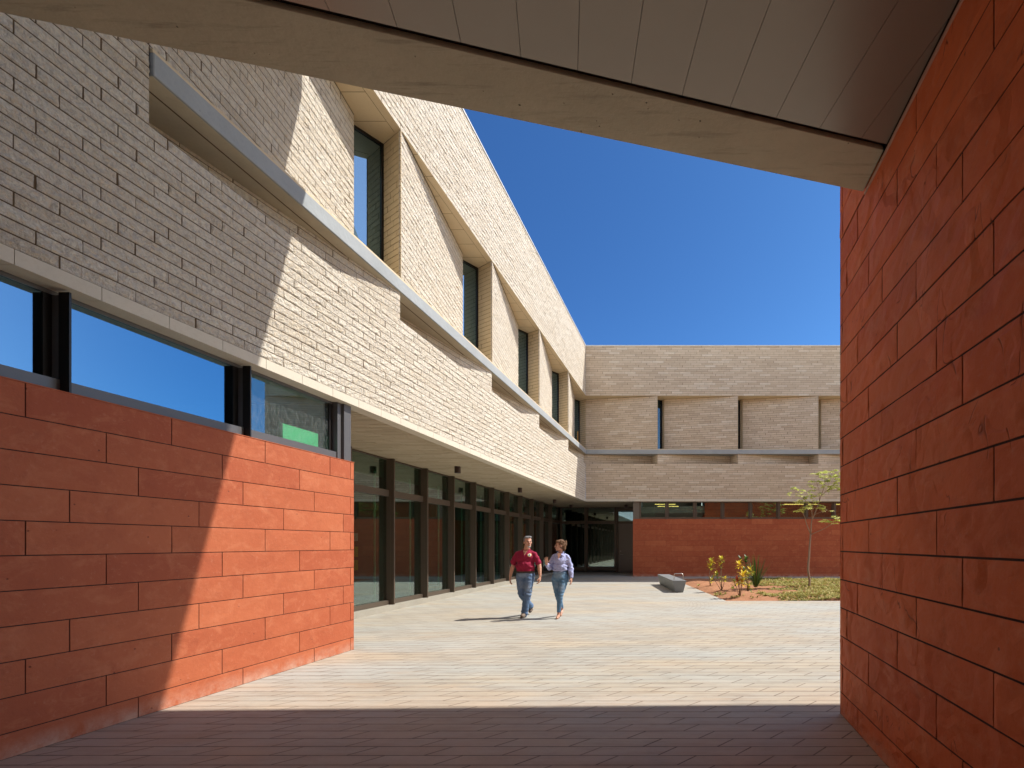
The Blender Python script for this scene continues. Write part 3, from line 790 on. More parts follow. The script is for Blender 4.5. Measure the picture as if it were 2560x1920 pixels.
# entrance glazing at the end of the arcade
YE = 28.0
xs_ = [-7.45, -5.95, -4.22]
for i in range(2):
    a, b = xs_[i], xs_[i + 1]
    v = MB()
    v.box(a, b, YE, YE + 0.12, 0.10, 0.30); v.box(a, b, YE, YE + 0.12, 2.80, 2.97); v.box(a, b, YE, YE + 0.12, ZS - 0.04, ZS)
    v.box(a, a + 0.10, YE, YE + 0.12, 0.30, 2.80); v.box(b - 0.10, b, YE, YE + 0.12, 0.30, 2.80)
    v.box(a, a + 0.10, YE, YE + 0.12, 2.97, ZS - 0.04); v.box(b - 0.10, b, YE, YE + 0.12, 2.97, ZS - 0.04)
    v.box(b - 0.06, b + 0.06, YE - 0.14, YE, 0.02, ZS - 0.004)
    gw = v.build('entrance_glazing', M['bronze'], RWG)
    v = MB(); v.box(a + 0.1, b - 0.1, YE + 0.05, YE + 0.06, 0.30, 2.80); v.build('pane', M['glass'], gw)
    v = MB(); v.box(a + 0.1, b - 0.1, YE + 0.05, YE + 0.06, 2.97, ZS - 0.04); v.build('transom_pane', M['glass'], gw)
v = MB(); v.box(-4.15, -4.08, YE - 0.02, YE + 0.12, 0, ZS - 0.005); v.box(-4.08, -2.8, YE - 0.02, YE + 0.12, 2.80, 2.95); v.box(-4.08, -2.8, YE, YE + 0.12, 3.55, ZS - 0.004)
dfm = v.build('door_frame', M['bronze'], RWG)
v = MB(); v.box(-4.08, -2.8, YE + 0.05, YE + 0.06, 2.95, 3.55); v.build('transom_pane', M['glass_cl'], dfm)
v = MB(); v.box(-4.07, -2.82, YE + 0.01, YE + 0.06, 0.02, 2.79)
dr = v.build('door', M['door'], RWG)
v = MB(); v.tube([(-3.95, YE + 0.01, 1.02), (-3.95, YE - 0.04, 1.02), (-3.94, YE - 0.055, 1.02), (-3.80, YE - 0.055, 1.02)], [0.022, 0.016, 0.014, 0.012]); v.build('handle', M['steel'], dr)
v = MB(); v.tube([(-3.95, YE + 0.01, 1.22), (-3.95, YE - 0.02, 1.22)], 0.03); v.build('lock', M['steel'], dr)
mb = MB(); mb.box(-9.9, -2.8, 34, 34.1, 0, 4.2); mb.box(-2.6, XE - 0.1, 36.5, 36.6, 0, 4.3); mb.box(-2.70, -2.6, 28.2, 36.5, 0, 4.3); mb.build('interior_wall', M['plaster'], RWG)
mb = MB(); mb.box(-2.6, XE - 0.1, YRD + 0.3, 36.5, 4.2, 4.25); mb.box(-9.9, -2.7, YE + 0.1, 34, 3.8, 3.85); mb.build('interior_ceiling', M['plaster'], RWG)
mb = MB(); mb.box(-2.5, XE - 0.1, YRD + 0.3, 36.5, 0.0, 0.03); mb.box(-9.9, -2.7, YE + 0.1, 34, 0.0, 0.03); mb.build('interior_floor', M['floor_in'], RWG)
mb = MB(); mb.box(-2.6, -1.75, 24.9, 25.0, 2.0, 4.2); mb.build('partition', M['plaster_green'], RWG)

# ------------------------------------------------------------------ PASSAGE BUILDING on the right with its canopy
XW, YW = 1.453, 4.648
PB = thing('passage_building', (6, -3, 0), 'foreground passage building with a rough deep red sandstone wall, panelled ceiling and concrete edge beam', 'building')
JR = {1: 3.64, 2: 3.91, 3: 3.377, 0: 3.094}
def joints_right(r):
    # wall runs from the corner YW towards the camera: u = YW - Y ; r=0 is the first full row (R1)
    typ = (r + 1) % 4
    base = YW - JR[typ]
    js = [base + 1.0695 * i for i in range(-3, 16)]
    js = [j for j in js if j > 0.12]
    if typ in (2, 1): js.append(0.08)
    return js
mb = MB()
blocks(mb, (XW, YW), (XW, -0.6), 0.0, 4.53, ch=0.2695, gap=0.0062, relief=0.010, edge=0.002, nu=14, nv=5, seed=151, vary=False, zrow=0.212, joints=joints_right, back=0.025, wob=0.002)
blocks(mb, (XW, -0.6), (XW, -5), 0.0, 4.53, ch=0.2695, gap=0.0045, bl=1.0695, relief=0.006, edge=0.003, nu=3, nv=2, seed=152, zrow=0.212, back=0.025, vary=False)
blocks(mb, (XW, YW), (XW, 3.7), 4.54, 8.5, ch=0.2695, gap=0.0040, relief=0.012, edge=0.003, nu=6, nv=3, seed=153, zrow=0.212, joints=joints_right, back=0.025)
blocks(mb, (20, YW), (XW, YW), 0.0, 8.5, ch=0.2695, bl=1.0695, gap=0.0045, relief=0.010, edge=0.003, nu=5, nv=3, seed=154, zrow=0.212, back=0.025, vary=False)
mb.build('sandstone_wall', [M['redc'], M['mortar_red']], PB)
mb = MB(); mb.box(XW - 0.012, XW + 0.002, -4.9, 3.98, 4.505, 4.522); mb.build('wall_trim', simple('pale_pink_trim', (0.5, 0.3, 0.22), 0.8), PB)
mb = MB(); mb.box(XW + 0.03, 20, -5, YW - 0.03, -0.01, 8.5); mb.build('wall_core', M['mortar_red'], PB)
# canopy: directions along and across the edge
ZC = 4.54
ta = math.atan(0.2585); ex = np.array([math.cos(ta), math.sin(ta)]); ey = np.array([-math.sin(ta), math.cos(ta)])
Pe = np.array([XW, 4.0])          # far edge meets the right wall here
def C(u, v): 
    p = Pe + ex * u + ey * v; return (p[0], p[1])
def strip(mb, v0, v1, u0, u1, z0, z1, mi=0):
    mb.prism([C(u0, v0), C(u1, v0), C(u1, v1), C(u0, v1)], z0, z1, mi)
def clipx(pts, X0, X1):
    out = pts
    for (lim, sgn) in ((X0, 1), (X1, -1)):
        res = []
        for i in range(len(out)):
            a = out[i]; b = out[(i + 1) % len(out)]
            ia = (a[0] - lim) * sgn >= 0; ib = (b[0] - lim) * sgn >= 0
            if ia: res.append(a)
            if ia != ib:
                t_ = (lim - a[0]) / (b[0] - a[0]); res.append((lim, a[1] + t_ * (b[1] - a[1])))
        out = res
        if not out: return []
    return out
mb = MB()
pts = clipx([C(-9, -0.412), C(2, -0.412), C(2, 0), C(-9, 0)], -5.10, XW - 0.012)
mb.prism(pts, ZC, ZC + 0.6)
ob = mb.build('edge_beam', M['band'], PB); bevel(ob, 0.004, 1)
mb = MB()
pts = clipx([C(-9, -0.50), C(2, -0.50), C(2, -0.41), C(-9, -0.41)], -5.10, XW - 0.012)
mb.prism(pts, ZC + 0.05, ZC + 0.09); mb.build('shadow_gap', M['dark'], PB)
# ceiling panels with joints across
mb = MB(); pw = 0.3303
for i in range(-26, 26):
    # panel joints at photo: one passes image x=1450,y=0 ; u measured along the edge
    u0 = -0.0135 + i * pw; u1 = u0 + pw
    for (v0, v1) in ((-3.2, -0.462), (-6.0, -3.205), (-8.0, -6.005)):
        p = clipx([C(u0 + 0.0015, v0), C(u1 - 0.0015, v0), C(u1 - 0.0015, v1), C(u0 + 0.0015, v1)], -5.10, XW - 0.014)
        if len(p) >= 3: mb.prism(p, ZC, ZC + 0.03)
mb.build('ceiling_panels', M['ceil'], PB)
mb = MB(); pts = clipx([C(-9, -8), C(3, -8), C(3, -0.41), C(-9, -0.41)], -5.10, XW - 0.01); mb.prism(pts, ZC + 0.032, ZC + 0.04, 0); mb.build('ceiling_backing', M['dark'], PB)
mb = MB(); pts = clipx([C(-9, -8), C(3, -8), C(3, -0.02), C(-9, -0.02)], -5.10, XW - 0.01); mb.prism(pts, ZC + 0.3, ZC + 0.61); mb.build('floor_slab', M['band'], PB)
mb = MB(); mb.box(-5.08, 1.4, -4.9, -4.7, ZC + 0.62, 8.5); mb.build('unseen_sky_block', M['bronze'], PB)  # added wall out of view, blocks bright sky reflected in the rear windows
mb = MB(); mb.box(-14, 9, -15.3, -15, -0.02, 5.0); mb.build('unseen_dark_backdrop', M['bronze'], PB)  # added dark wall behind the camera, darkens the rear window reflections
# unseen upper storey inferred from its long shadow, back edge trimmed for sky fill
ZU = 8.6
def yf(x): return 7.235 + 0.0283 * (x - 1.19)
mb = MB(); mb.prism([(-5.08, 1.2), (20, 1.2), (20, yf(20)), (-5.08, yf(-5.08))], ZU, Z5)
mb.build('upper_storey', M['honed'], PB)
# ------------------------------------------------------------------ DETAILS
# window of the far corner: wood strip behind the glass
for o_ in [c_ for c_ in LW.children if c_.name.startswith('window') and not c_.name.startswith('window_')]:
    lastwin = o_
wd = MB(); wd.box(-5.70, -5.655, 24.70, 24.74, Z3 + 0.07, 7.4); wd.build('wood_strip', simple('yellow_wood', (0.55, 0.30, 0.07), 0.6), lastwin)

# soffit downlights
M['lamp_body'] = simple('dark_brown_metal', (0.055, 0.032, 0.026), 0.45, 0.3)
M['lens'] = simple('clear_lamp_lens', (0.35, 0.34, 0.32), 0.2)
spots = [(-6.35, 8.40, 'nearest'), (-6.35, 13.28, ''), (-6.39, 18.3, ''), (-6.41, 23.1, ''), (-6.38, 26.15, ''), (-3.40, 26.15, '')]
lab = ['brown cylinder downlight hidden nearest the red corner, first of the row', 'brown cylinder downlight under the left overhang, nearest of the visible row',
       'brown cylinder downlight under the left overhang, second of the visible row', 'brown cylinder downlight under the overhang just above the woman\'s head side',
       'brown cylinder downlight in front of the entrance glazing', 'brown cylinder downlight above the brown door']
lab[3] = 'brown cylinder downlight under the left overhang, third of the visible row'
dl = None
for i, (x, y, _) in enumerate(spots):
    if i == 0: continue
    if dl is None:
        dl = thing('soffit_downlight', (x, y, ZS), lab[i], 'ceiling light', 'cylinder downlights under the soffit')
        b_ = MB(); b_.tube([(x, y, ZS + 0.004), (x, y, ZS - 0.175)], 0.079, n=20, smooth=False); b_.build('housing', M['lamp_body'], dl)
        b_ = MB(); b_.tube([(x, y, ZS - 0.170), (x, y, ZS - 0.178)], 0.055, n=16, smooth=False); b_.build('lens', M['lens'], dl)
    else:
        c_ = copy_tree(dl); c_.location = (x, y, ZS); c_['label'] = lab[i]

# interior ceiling lights of the rear wing
k = NT('lit_lamp_strip'); k.n.remove(k.b); e_ = k.n.new('ShaderNodeEmission'); e_.inputs[0].default_value = (1.0, 0.56, 0.16, 1); e_.inputs[1].default_value = 1.6; k.l(e_.outputs[0], k.out.inputs[0]); M['lit'] = k.m
LS = [(-2.2, -0.82, 30.0, 'lit strip lamp behind the first ribbon windows, upper of the two'), (-2.04, -0.65, 31.6, 'lit strip lamp behind the first ribbon windows, lower of the two'),
      (5.9, 8.0, 30.0, 'lit strip lamp seen through the ribbon window behind the young tree'), (9.0, 10.0, 30.0, 'lit strip lamp seen at the right end of the ribbon windows')]
ls0 = None
for x0, x1, y, lb in LS:
    t_ = thing('strip_lamp', ((x0 + x1) / 2, y, 4.2), lb, 'ceiling light', 'lit strip lamps inside the rear wing')
    b_ = MB(); b_.box(x0, x1, y - 0.05, y + 0.05, 4.11, 4.2); b_.build('housing', M['grey'], t_)
    b_ = MB(); b_.box(x0, x1, y - 0.045, y + 0.045, 4.075, 4.109); b_.build('diffuser', M['lit'], t_)

# things seen dimly through glass
def board(name, label, cat, cx, y, z0, z1, wd_, mat, ax='y'):
    t_ = thing(name, (cx, y, z0), label, cat)
    b_ = MB(); b_.box(cx - 0.02, cx + 0.02, y - wd_ / 2, y + wd_ / 2, z0, z1); b_.build('panel', mat, t_)
    b_ = MB(); b_.box(cx - 0.035, cx - 0.021, y - wd_ / 2 - 0.02, y + wd_ / 2 + 0.02, z0 - 0.02, z1 + 0.02); b_.build('frame', M['grey'], t_)
M['greenb'] = simple('mint_green_board', (0.25, 0.85, 0.50), 0.7)
board('green_board', 'mint green board leaning inside the last high window above the red wall', 'board', -5.47, 6.80, 2.6, 3.25, 0.62, M['greenb'])
M['yel'] = simple('yellow_card', (0.55, 0.5, 0.05), 0.8); M['wht'] = simple('white_card', (0.6, 0.6, 0.56), 0.8)
board('white_notice', 'small white notice hung inside the first glazed bay above two yellow ones', 'notice', -9.86, 14.3, 1.72, 1.95, 0.16, M['wht'])
board('yellow_notice', 'upper of two small yellow notices inside the first glazed bay', 'notice', -9.86, 14.3, 1.25, 1.55, 0.18, M['yel'])
board('yellow_notice', 'lower of two small yellow notices inside the first glazed bay', 'notice', -9.86, 14.3, 0.85, 1.15, 0.18, M['yel'])

# ---- bench
k = NT('flamed_grey_granite')
c = k.mix(k.noise(90, 3, 0.7), (0.13, 0.14, 0.145), (0.27, 0.28, 0.28)); c = k.mix(k.ramp(k.vor(120), [(0.05, 0.6), (0.2, 0)]), c, (0.5, 0.5, 0.48))
k.bump(k.noise(120, 2), 0.2, 0.002); M['granite'] = k.fin(c, 0.5, 0, 0.4)
BN = thing('granite_bench', (-0.8, 17.9, 0), 'long grey granite bench with inward sloping sides beside the planting bed', 'bench')
def trap(mb, s0, s1, mi=0):
    # bench centre line from near (s=0) to far (s=1)
    tl = [(-0.543, 16.2), (-1.27, 19.6)]; tr = [(-0.078, 16.2), (-0.79, 19.6)]
    bl_ = [(-0.455, 16.24), (-1.17, 19.56)]; br = [(-0.185, 16.24), (-0.90, 19.56)]
    L_ = lambda a, s: (a[0][0] + (a[1][0] - a[0][0]) * s, a[0][1] + (a[1][1] - a[0][1]) * s)
    v = []
    for s in (s0, s1):
        v += [(*L_(bl_, s), 0.0), (*L_(br, s), 0.0), (*L_(tr, s), 0.405), (*L_(tl, s), 0.405)]
    mb.add(v, [(0, 1, 2, 3), (7, 6, 5, 4), (0, 4, 5, 1), (1, 5, 6, 2), (2, 6, 7, 3), (3, 7, 4, 0)], mi)
b_ = MB(); trap(b_, 0, 0.4985); bevel(b_.build('bench_block', M['granite'], BN), 0.012, 2)
b_ = MB(); trap(b_, 0.5015, 1); bevel(b_.build('bench_block', M['granite'], BN), 0.012, 2)
b_ = MB()
arc = [(-0.50, 16.42, 0.40), (-0.50, 16.42, 0.58), (-0.485, 16.423, 0.612), (-0.455, 16.43, 0.622), (-0.24, 16.475, 0.622), (-0.21, 16.48, 0.612), (-0.195, 16.485, 0.58), (-0.195, 16.485, 0.40)]
b_.tube(arc, 0.013, n=10); b_.build('armrest', M['steel'], BN)

# ---- vegetation helpers
def leaf(mb, base, d, up, L, W, droop=0.3, tone=0.5, mi=0, seg=4, fold=0.12):
    d = Vector(d).normalized(); up = Vector(up); sd_ = d.cross(up)
    if sd_.length < 1e-4: sd_ = d.orthogonal()
    sd_.normalize(); u2 = sd_.cross(d).normalized()
    vs = []; p = Vector(base); step = L / seg; dd = d.copy()
    for i in range(seg + 1):
        t_ = i / seg; ww = W * math.sin(math.pi * min(0.97, 0.06 + t_ * 0.94)) ** 0.8 * 0.5
        vs += [tuple(p - sd_ * ww + u2 * fold * ww), tuple(p), tuple(p + sd_ * ww + u2 * fold * ww)]
        dd = (dd + Vector((0, 0, -droop / seg))).normalized(); p = p + dd * step
    fs = []
    for i in range(seg):
        a = i * 3; fs += [(a, a + 1, a + 4, a + 3), (a + 1, a + 2, a + 5, a + 4)]
    mb.add(vs, fs, mi, tone)
def leafmat(name, stops, rough=0.45, trans=0.35):
    k = NT(name); t = k.attr(); c = k.ramp(t, stops)
    c = k.mix(k.noise(40, 2), c, k.mix(0.5, c, (0.05, 0.10, 0.02)), 'MIX') if False else c
    k.val(k.b.inputs['Base Color'], c); k.b.inputs['Roughness'].default_value = rough
    k.b.inputs['Specular IOR Level'].default_value = 0.4
    tl = k.n.new('ShaderNodeBsdfTranslucent'); k.l(c, tl.inputs[0])
    mx = k.n.new('ShaderNodeMixShader'); mx.inputs[0].default_value = trans
    k.l(k.b.outputs[0], mx.inputs[1]); k.l(tl.outputs[0], mx.inputs[2]); k.l(mx.outputs[0], k.out.inputs[0])
    return k.m
M['croton'] = leafmat('croton_leaf', [(0.0, (0.02, 0.055, 0.015)), (0.3, (0.11, 0.19, 0.02)), (0.5, (0.60, 0.52, 0.03)), (0.8, (0.80, 0.50, 0.03)), (1.0, (0.35, 0.06, 0.02))])
M['treeleaf'] = leafmat('young_tree_leaf', [(0.0, (0.26, 0.33, 0.05)), (0.5, (0.55, 0.60, 0.14)), (1.0, (0.80, 0.80, 0.36))], 0.35, 0.5)
M['blade'] = leafmat('green_sword_leaf', [(0.0, (0.04, 0.10, 0.02)), (1.0, (0.16, 0.26, 0.05))])
M['grass'] = leafmat('ground_cover_leaf', [(0.0, (0.15, 0.17, 0.03)), (0.5, (0.34, 0.31, 0.07)), (1.0, (0.52, 0.42, 0.14))], 0.7, 0.25)
k = NT('pale_peeling_bark'); c = k.mix(k.noise(9, 5, 0.7, vec=k.mapv((1, 1, 0.3))), (0.17, 0.10, 0.065), (0.42, 0.32, 0.24)); k.bump(k.noise(30, 4), 0.5, 0.01); M['bark'] = k.fin(c, 0.9, 0, 0.2)
M['stem'] = simple('brown_stem', (0.20, 0.13, 0.08), 0.8)

def bedz(x, y): return 0.03 + 0.07 * mnoise.fractal(Vector((x * 0.9, y * 0.9, 0)), 0.8, 2.0, 4)
def zpt(zx, zy, Y):   # crop pixel -> world at depth Y
    sx = 1560 + zx / 3.95; sy = 1160 + zy / 3.95
    return ((sx - 1722) * Y / 1209.0, Y, H + (1360 - sy) * Y / 1209.0)
def croton(Y, bx, ros, label, seed, stemw=0.012):
    rs = np.random.RandomState(seed)
    X = zpt(bx, 0, Y)[0]; z0 = bedz(X, Y) - 0.03
    t_ = thing('croton_plant', (X, Y, z0), label, 'shrub', 'croton shrubs in the planting bed')
    st = MB(); lf = MB()
    for (zx, zy, size, tb) in ros:
        p = zpt(zx, zy, Y + rs.uniform(-0.12, 0.12)); p = Vector(p)
        b0 = Vector((X + rs.uniform(-0.02, 0.02), Y, z0)); mid = (b0 + p) / 2 + Vector((rs.uniform(-0.05, 0.05), rs.uniform(-0.05, 0.05), 0.02))
        st.tube([b0, mid, p], [stemw, stemw * 0.75, stemw * 0.5], n=6)
        n_ = int(20 * size / 0.2)
        for i in range(n_):
            az = i * 2.4 + rs.uniform(-0.3, 0.3); f = i / n_
            el = 0.05 + 1.15 * f
            d = Vector((math.cos(az) * math.cos(el), math.sin(az) * math.cos(el), math.sin(el)))
            base = p + Vector((0, 0, -0.10 + 0.12 * f)) 
            tn = np.clip(tb + rs.uniform(-0.22, 0.22) - 0.15 * (1 - f), 0, 1)
            leaf(lf, base, d, (0, 0, 1), size * rs.uniform(0.9, 1.4), size * 0.36, droop=0.8, tone=tn)
    st.build('stem', M['stem'], t_); lf.build('foliage', M['croton'], t_)
croton(18.18, 850, [(862, 958, 0.17, 0.62), (852, 1010, 0.19, 0.5), (862, 1142, 0.15, 0.5)], 'slim yellow green croton with two tiers, leftmost in the planting bed', 1)
croton(16.5, 966, [(963, 938, 0.16, 0.52), (950, 995, 0.13, 0.6), (915, 1092, 0.16, 0.42), (995, 1128, 0.14, 0.55), (880, 1120, 0.11, 0.4)], 'tall loose croton with bare stems, second from the left in the bed', 2)
croton(14.63, 1142, [(1135, 988, 0.17, 0.78), (1170, 1100, 0.20, 0.72), (1120, 1150, 0.16, 0.95), (1165, 1165, 0.15, 0.98), (1090, 1165, 0.14, 0.5)], 'croton with orange yellow tops and dark red lower leaves nearest the paving', 3)
croton(16.2, 1225, [(1150, 938, 0.15, 0.16), (1205, 928, 0.15, 0.14), (1200, 965, 0.17, 0.10), (1190, 1040, 0.15, 0.38), (1245, 1045, 0.17, 0.55), (1225, 1080, 0.15, 0.45), (1235, 1215, 0.14, 0.4)], 'croton with dark green crown beside the sword leaved plant', 4)
# small seedling crotons
for i, (zx, Y, s_) in enumerate([(735, 18.4, 0.09), (1075, 17.2, 0.12), (1330, 15.6, 0.09)]):
    X = zpt(zx, 0, Y)[0]; z0 = bedz(X, Y)
    lf = MB(); rs = np.random.RandomState(40 + i)
    for j in range(16):
        az = j * 2.4; el = rs.uniform(0.2, 1.2)
        leaf(lf, (X, Y, z0 + 0.02), (math.cos(az) * math.cos(el), math.sin(az) * math.cos(el), math.sin(el)), (0, 0, 1), s_ * rs.uniform(0.8, 1.6), s_ * 0.4, 0.7, tone=rs.uniform(0.2, 0.5))
    o_ = lf.build('seedling', M['croton'])
    tag(o_, ['tiny green seedling at the left tip of the bed near the bench', 'small green seedling between the second and third crotons', 'small green seedling right of the sword leaved plant'][i], 'seedling', 'low seedlings in the red soil')
# sword leaved plant
X, Y, _ = zpt(1300, 0, 17.3); z0 = bedz(X, Y) - 0.02
t_ = thing('sword_leaved_plant', (X, Y, z0), 'upright clump of long narrow green blades behind the crotons', 'plant')
lf = MB(); rs = np.random.RandomState(5)
for i in range(46):
    az = rs.uniform(0, 2 * math.pi); el = R(rs.uniform(58, 88)); Lb = rs.uniform(0.6, 1.22)
    leaf(lf, (X + math.cos(az) * 0.05, Y + math.sin(az) * 0.05, z0 + 0.1), (math.cos(az) * math.cos(el), math.sin(az) * math.cos(el), math.sin(el)), (math.cos(az), math.sin(az), 0.2), Lb, 0.035, droop=rs.uniform(0.05, 0.3), tone=rs.uniform(0, 1), seg=6)
lf.build('foliage', M['blade'], t_)
lf = MB(); rs = np.random.RandomState(6)
for i in range(40):
    az = rs.uniform(0, 2 * math.pi); el = R(rs.uniform(10, 70))
    leaf(lf, (X, Y, z0 + 0.12), (math.cos(az) * math.cos(el), math.sin(az) * math.cos(el), math.sin(el)), (0, 0, 1), 0.16, 0.03, 0.5, tone=rs.uniform(0.3, 1), seg=3)
lf.build('dry_base', M['grass'], t_)
# ground cover
gc = MB(); rs = np.random.RandomState(9); n_t = 0
while n_t < 13000:
    y = 13.95 + (22.2 - 13.95) * rs.rand(); xl = 1.073 - 0.2133 * (y - 13.85); x = xl + 0.1 + (11 - xl) * rs.rand() ** 1.2
    dens = mnoise.fractal(Vector((x * 0.7, y * 0.7, 3.0)), 0.9, 2.0, 3) + (x - 3.0 - (0 if y > 15.5 else -1.0) + (0.6 if y > 19 else 0)) * 0.55
    dens = min(dens, 0.55 if rs.rand() < 0.8 else 0.2)
    if dens < rs.rand() * 0.62 - 0.16: continue
    n_t += 1
    z = bedz(x, y) + 0.005
    for j in range(5):
        az = rs.uniform(0, 6.28); el = rs.uniform(0.1, 1.1); L_ = rs.uniform(0.04, 0.13)
        leaf(gc, (x, y, z), (math.cos(az) * math.cos(el), math.sin(az) * math.cos(el), math.sin(el)), (0, 0, 1), L_, L_ * 0.35, 0.5, tone=np.clip(rs.normal(0.5, 0.25), 0, 1), seg=2)
o_ = gc.build('ground_cover', M['grass']); tag(o_, kind='stuff', label='low yellowish green ground cover over the red soil', cat='ground cover')

# ---- young tree
Yt = 18.0
tb_ = zpt(1828, 1222, Yt)
TR = thing('young_tree', (tb_[0], Yt, 0.0), 'slender young tree with a forked pale trunk and airy yellow green leaves', 'tree')
tk = MB()
def br(pts, r0, r1, y0=0.0, y1=0.0):
    P_ = []
    for i, (a, b) in enumerate(pts):
        f = i / (len(pts) - 1); p = Vector(zpt(a, b, Yt)); p.y = Yt + y0 + (y1 - y0) * f; P_.append(p)
    Q = []; 
    for i in range(len(P_) - 1):
        for j in range(3):
            t_ = j / 3; q = P_[i].lerp(P_[i + 1], t_); Q.append(q + Vector((mnoise.noise(q * 3.1), mnoise.noise(q * 2.7 + Vector((5, 0, 0))), 0)) * 0.012)
    Q.append(P_[-1])
    n_ = len(Q); tk.tube(Q, [r0 + (r1 - r0) * i / (n_ - 1) for i in range(n_)], n=8)
    return Q
nodes = []
b0 = br([(1828, 1232), (1834, 1150), (1818, 1050), (1822, 950), (1832, 850), (1836, 760), (1843, 690)], 0.045, 0.033)
nodes += br([(1843, 692), (1858, 560), (1885, 500), (1915, 430), (1945, 350), (1975, 270), (2000, 190), (2005, 110)], 0.026, 0.006, 0, 0.3)
nodes += br([(1840, 684), (1800, 600), (1775, 530), (1748, 480), (1705, 462)], 0.021, 0.005, 0, -0.3)
nodes += br([(1852, 694), (1950, 650), (2020, 610), (2120, 560), (2200, 540)], 0.015, 0.004, 0, -0.2)
nodes += br([(1860, 555), (1850, 470), (1820, 420), (1760, 345), (1700, 292), (1645, 268)], 0.016, 0.004, 0, -0.4)
nodes += br([(1945, 350), (1935, 250), (1900, 170), (1895, 100)], 0.011, 0.004, 0.2, 0.0)
nodes += br([(1960, 310), (2030, 250), (2090, 200), (2140, 120), (2160, 70)], 0.011, 0.004, 0.2, 0.3)
nodes += br([(1850, 470), (1875, 430), (1905, 400)], 0.008, 0.004, 0, -0.2)
nodes += br([(1885, 500), (1960, 470), (2030, 450)], 0.008, 0.003, 0, 0.3)
nodes += br([(1760, 505), (1760, 440), (1740, 395)], 0.007, 0.003, -0.2, -0.4)
nodes += br([(2030, 250), (2130, 260), (2220, 230)], 0.008, 0.003, 0.2, 0.1)
cl = [(1640, 262), (1700, 280), (1662, 305), (1760, 340), (1812, 330), (1742, 362), (1720, 397), (1760, 432), (1700, 472), (1716, 456), (1800, 432), (1840, 165), (1900, 92), (1870, 215), (1868, 268), (1862, 305), (1912, 360), (1840, 388), (1902, 420), (1960, 432), (2030, 447), (1978, 88), (1950, 130), (1992, 150), (2040, 120), (2080, 100), (2112, 110), (2060, 160), (1990, 220), (2042, 222), (2090, 210), (2112, 160), (1942, 182), (2002, 272), (2100, 242), (1962, 555), (2012, 560), (2060, 572), (2000, 582), (2080, 525), (2112, 540), (2150, 90), (2180, 140), (2220, 200), (2200, 90), (2170, 240), (2230, 260), (2180, 520), (2210, 560), (2150, 190), (1990, 60), (2090, 60)]
lf = MB(); rs = np.random.RandomState(21)
NP = [Vector(n_) for n_ in nodes]
for (a, b) in cl:
    c_ = Vector(zpt(a, b, Yt)); near = min(NP, key=lambda q: (q.x - c_.x) ** 2 + (q.z - c_.z) ** 2 + 0.0)
    c_.y = near.y + rs.uniform(-0.22, 0.22)
    tk.tube([near, near.lerp(c_, 0.5) + Vector((0, 0, 0.03)), c_], [0.004, 0.003, 0.002], n=5)
    for sp in range(4):
        az0 = rs.uniform(0, 6.28); sc_ = c_ + Vector((rs.uniform(-0.17, 0.17), rs.uniform(-0.12, 0.12), rs.uniform(-0.06, 0.08)))
        tn0 = rs.uniform(0.25, 0.9)
        for j in range(8):
            az = az0 + j * 0.785 + rs.uniform(-0.25, 0.25); el = rs.uniform(-0.25, 0.35)
            leaf(lf, sc_, (math.cos(az) * math.cos(el), math.sin(az) * math.cos(el), math.sin(el)), (0, 0, 1), rs.uniform(0.09, 0.15), 0.052, 0.5, tone=np.clip(tn0 + rs.uniform(-0.2, 0.2), 0, 1), seg=3)
tk.build('trunk', M['bark'], TR); lf.build('crown', M['treeleaf'], TR)

# ------------------------------------------------------------------ PEOPLE
def capsule(mb, p1, r1, p2, r2, n=14):
    p1 = Vector(p1); p2 = Vector(p2); d = p2 - p1; L = d.length; d = d / L if L > 1e-6 else Vector((0, 0, 1))
    pts = []; rr = []
    for a in (-88, -60, -30): pts.append(p1 + d * r1 * math.sin(R(a))); rr.append(r1 * math.cos(R(a)))
    pts.append(p1); rr.append(r1); pts.append(p2); rr.append(r2)
    for a in (30, 60, 88): pts.append(p2 + d * r2 * math.sin(R(a))); rr.append(r2 * math.cos(R(a)))
    mb.tube(pts, rr, n=n)
def chain(mb, pts, rs_):
    for i in range(len(pts) - 1): capsule(mb, pts[i], rs_[i], pts[i + 1], rs_[i + 1])
def ell(mb, c, r, rz=0.0, rx=0.0, n=16):
    Mx = Matrix.Translation(Vector(c)) @ Matrix.Rotation(rz, 4, 'Z') @ Matrix.Rotation(rx, 4, 'X') @ Matrix.Diagonal((*r, 1))
    vs = []; m_ = n // 2
    for i in range(1, m_):
        th = math.pi * i / m_
        for j in range(n):
            ph = 2 * math.pi * j / n; vs.append(tuple(Mx @ Vector((math.sin(th) * math.cos(ph), math.sin(th) * math.sin(ph), math.cos(th)))))
    vs.append(tuple(Mx @ Vector((0, 0, 1)))); vs.append(tuple(Mx @ Vector((0, 0, -1))))
    fs = []
    for i in range(m_ - 2):
        for j in range(n): fs.append((i * n + j, (i + 1) * n + j, (i + 1) * n + (j + 1) % n, i * n + (j + 1) % n))
    T_ = len(vs) - 2
    for j in range(n):
        fs.append((T_, j, (j + 1) % n)); fs.append((T_ + 1, (m_ - 2) * n + (j + 1) % n, (m_ - 2) * n + j))
    mb.add(vs, fs, smooth=True)
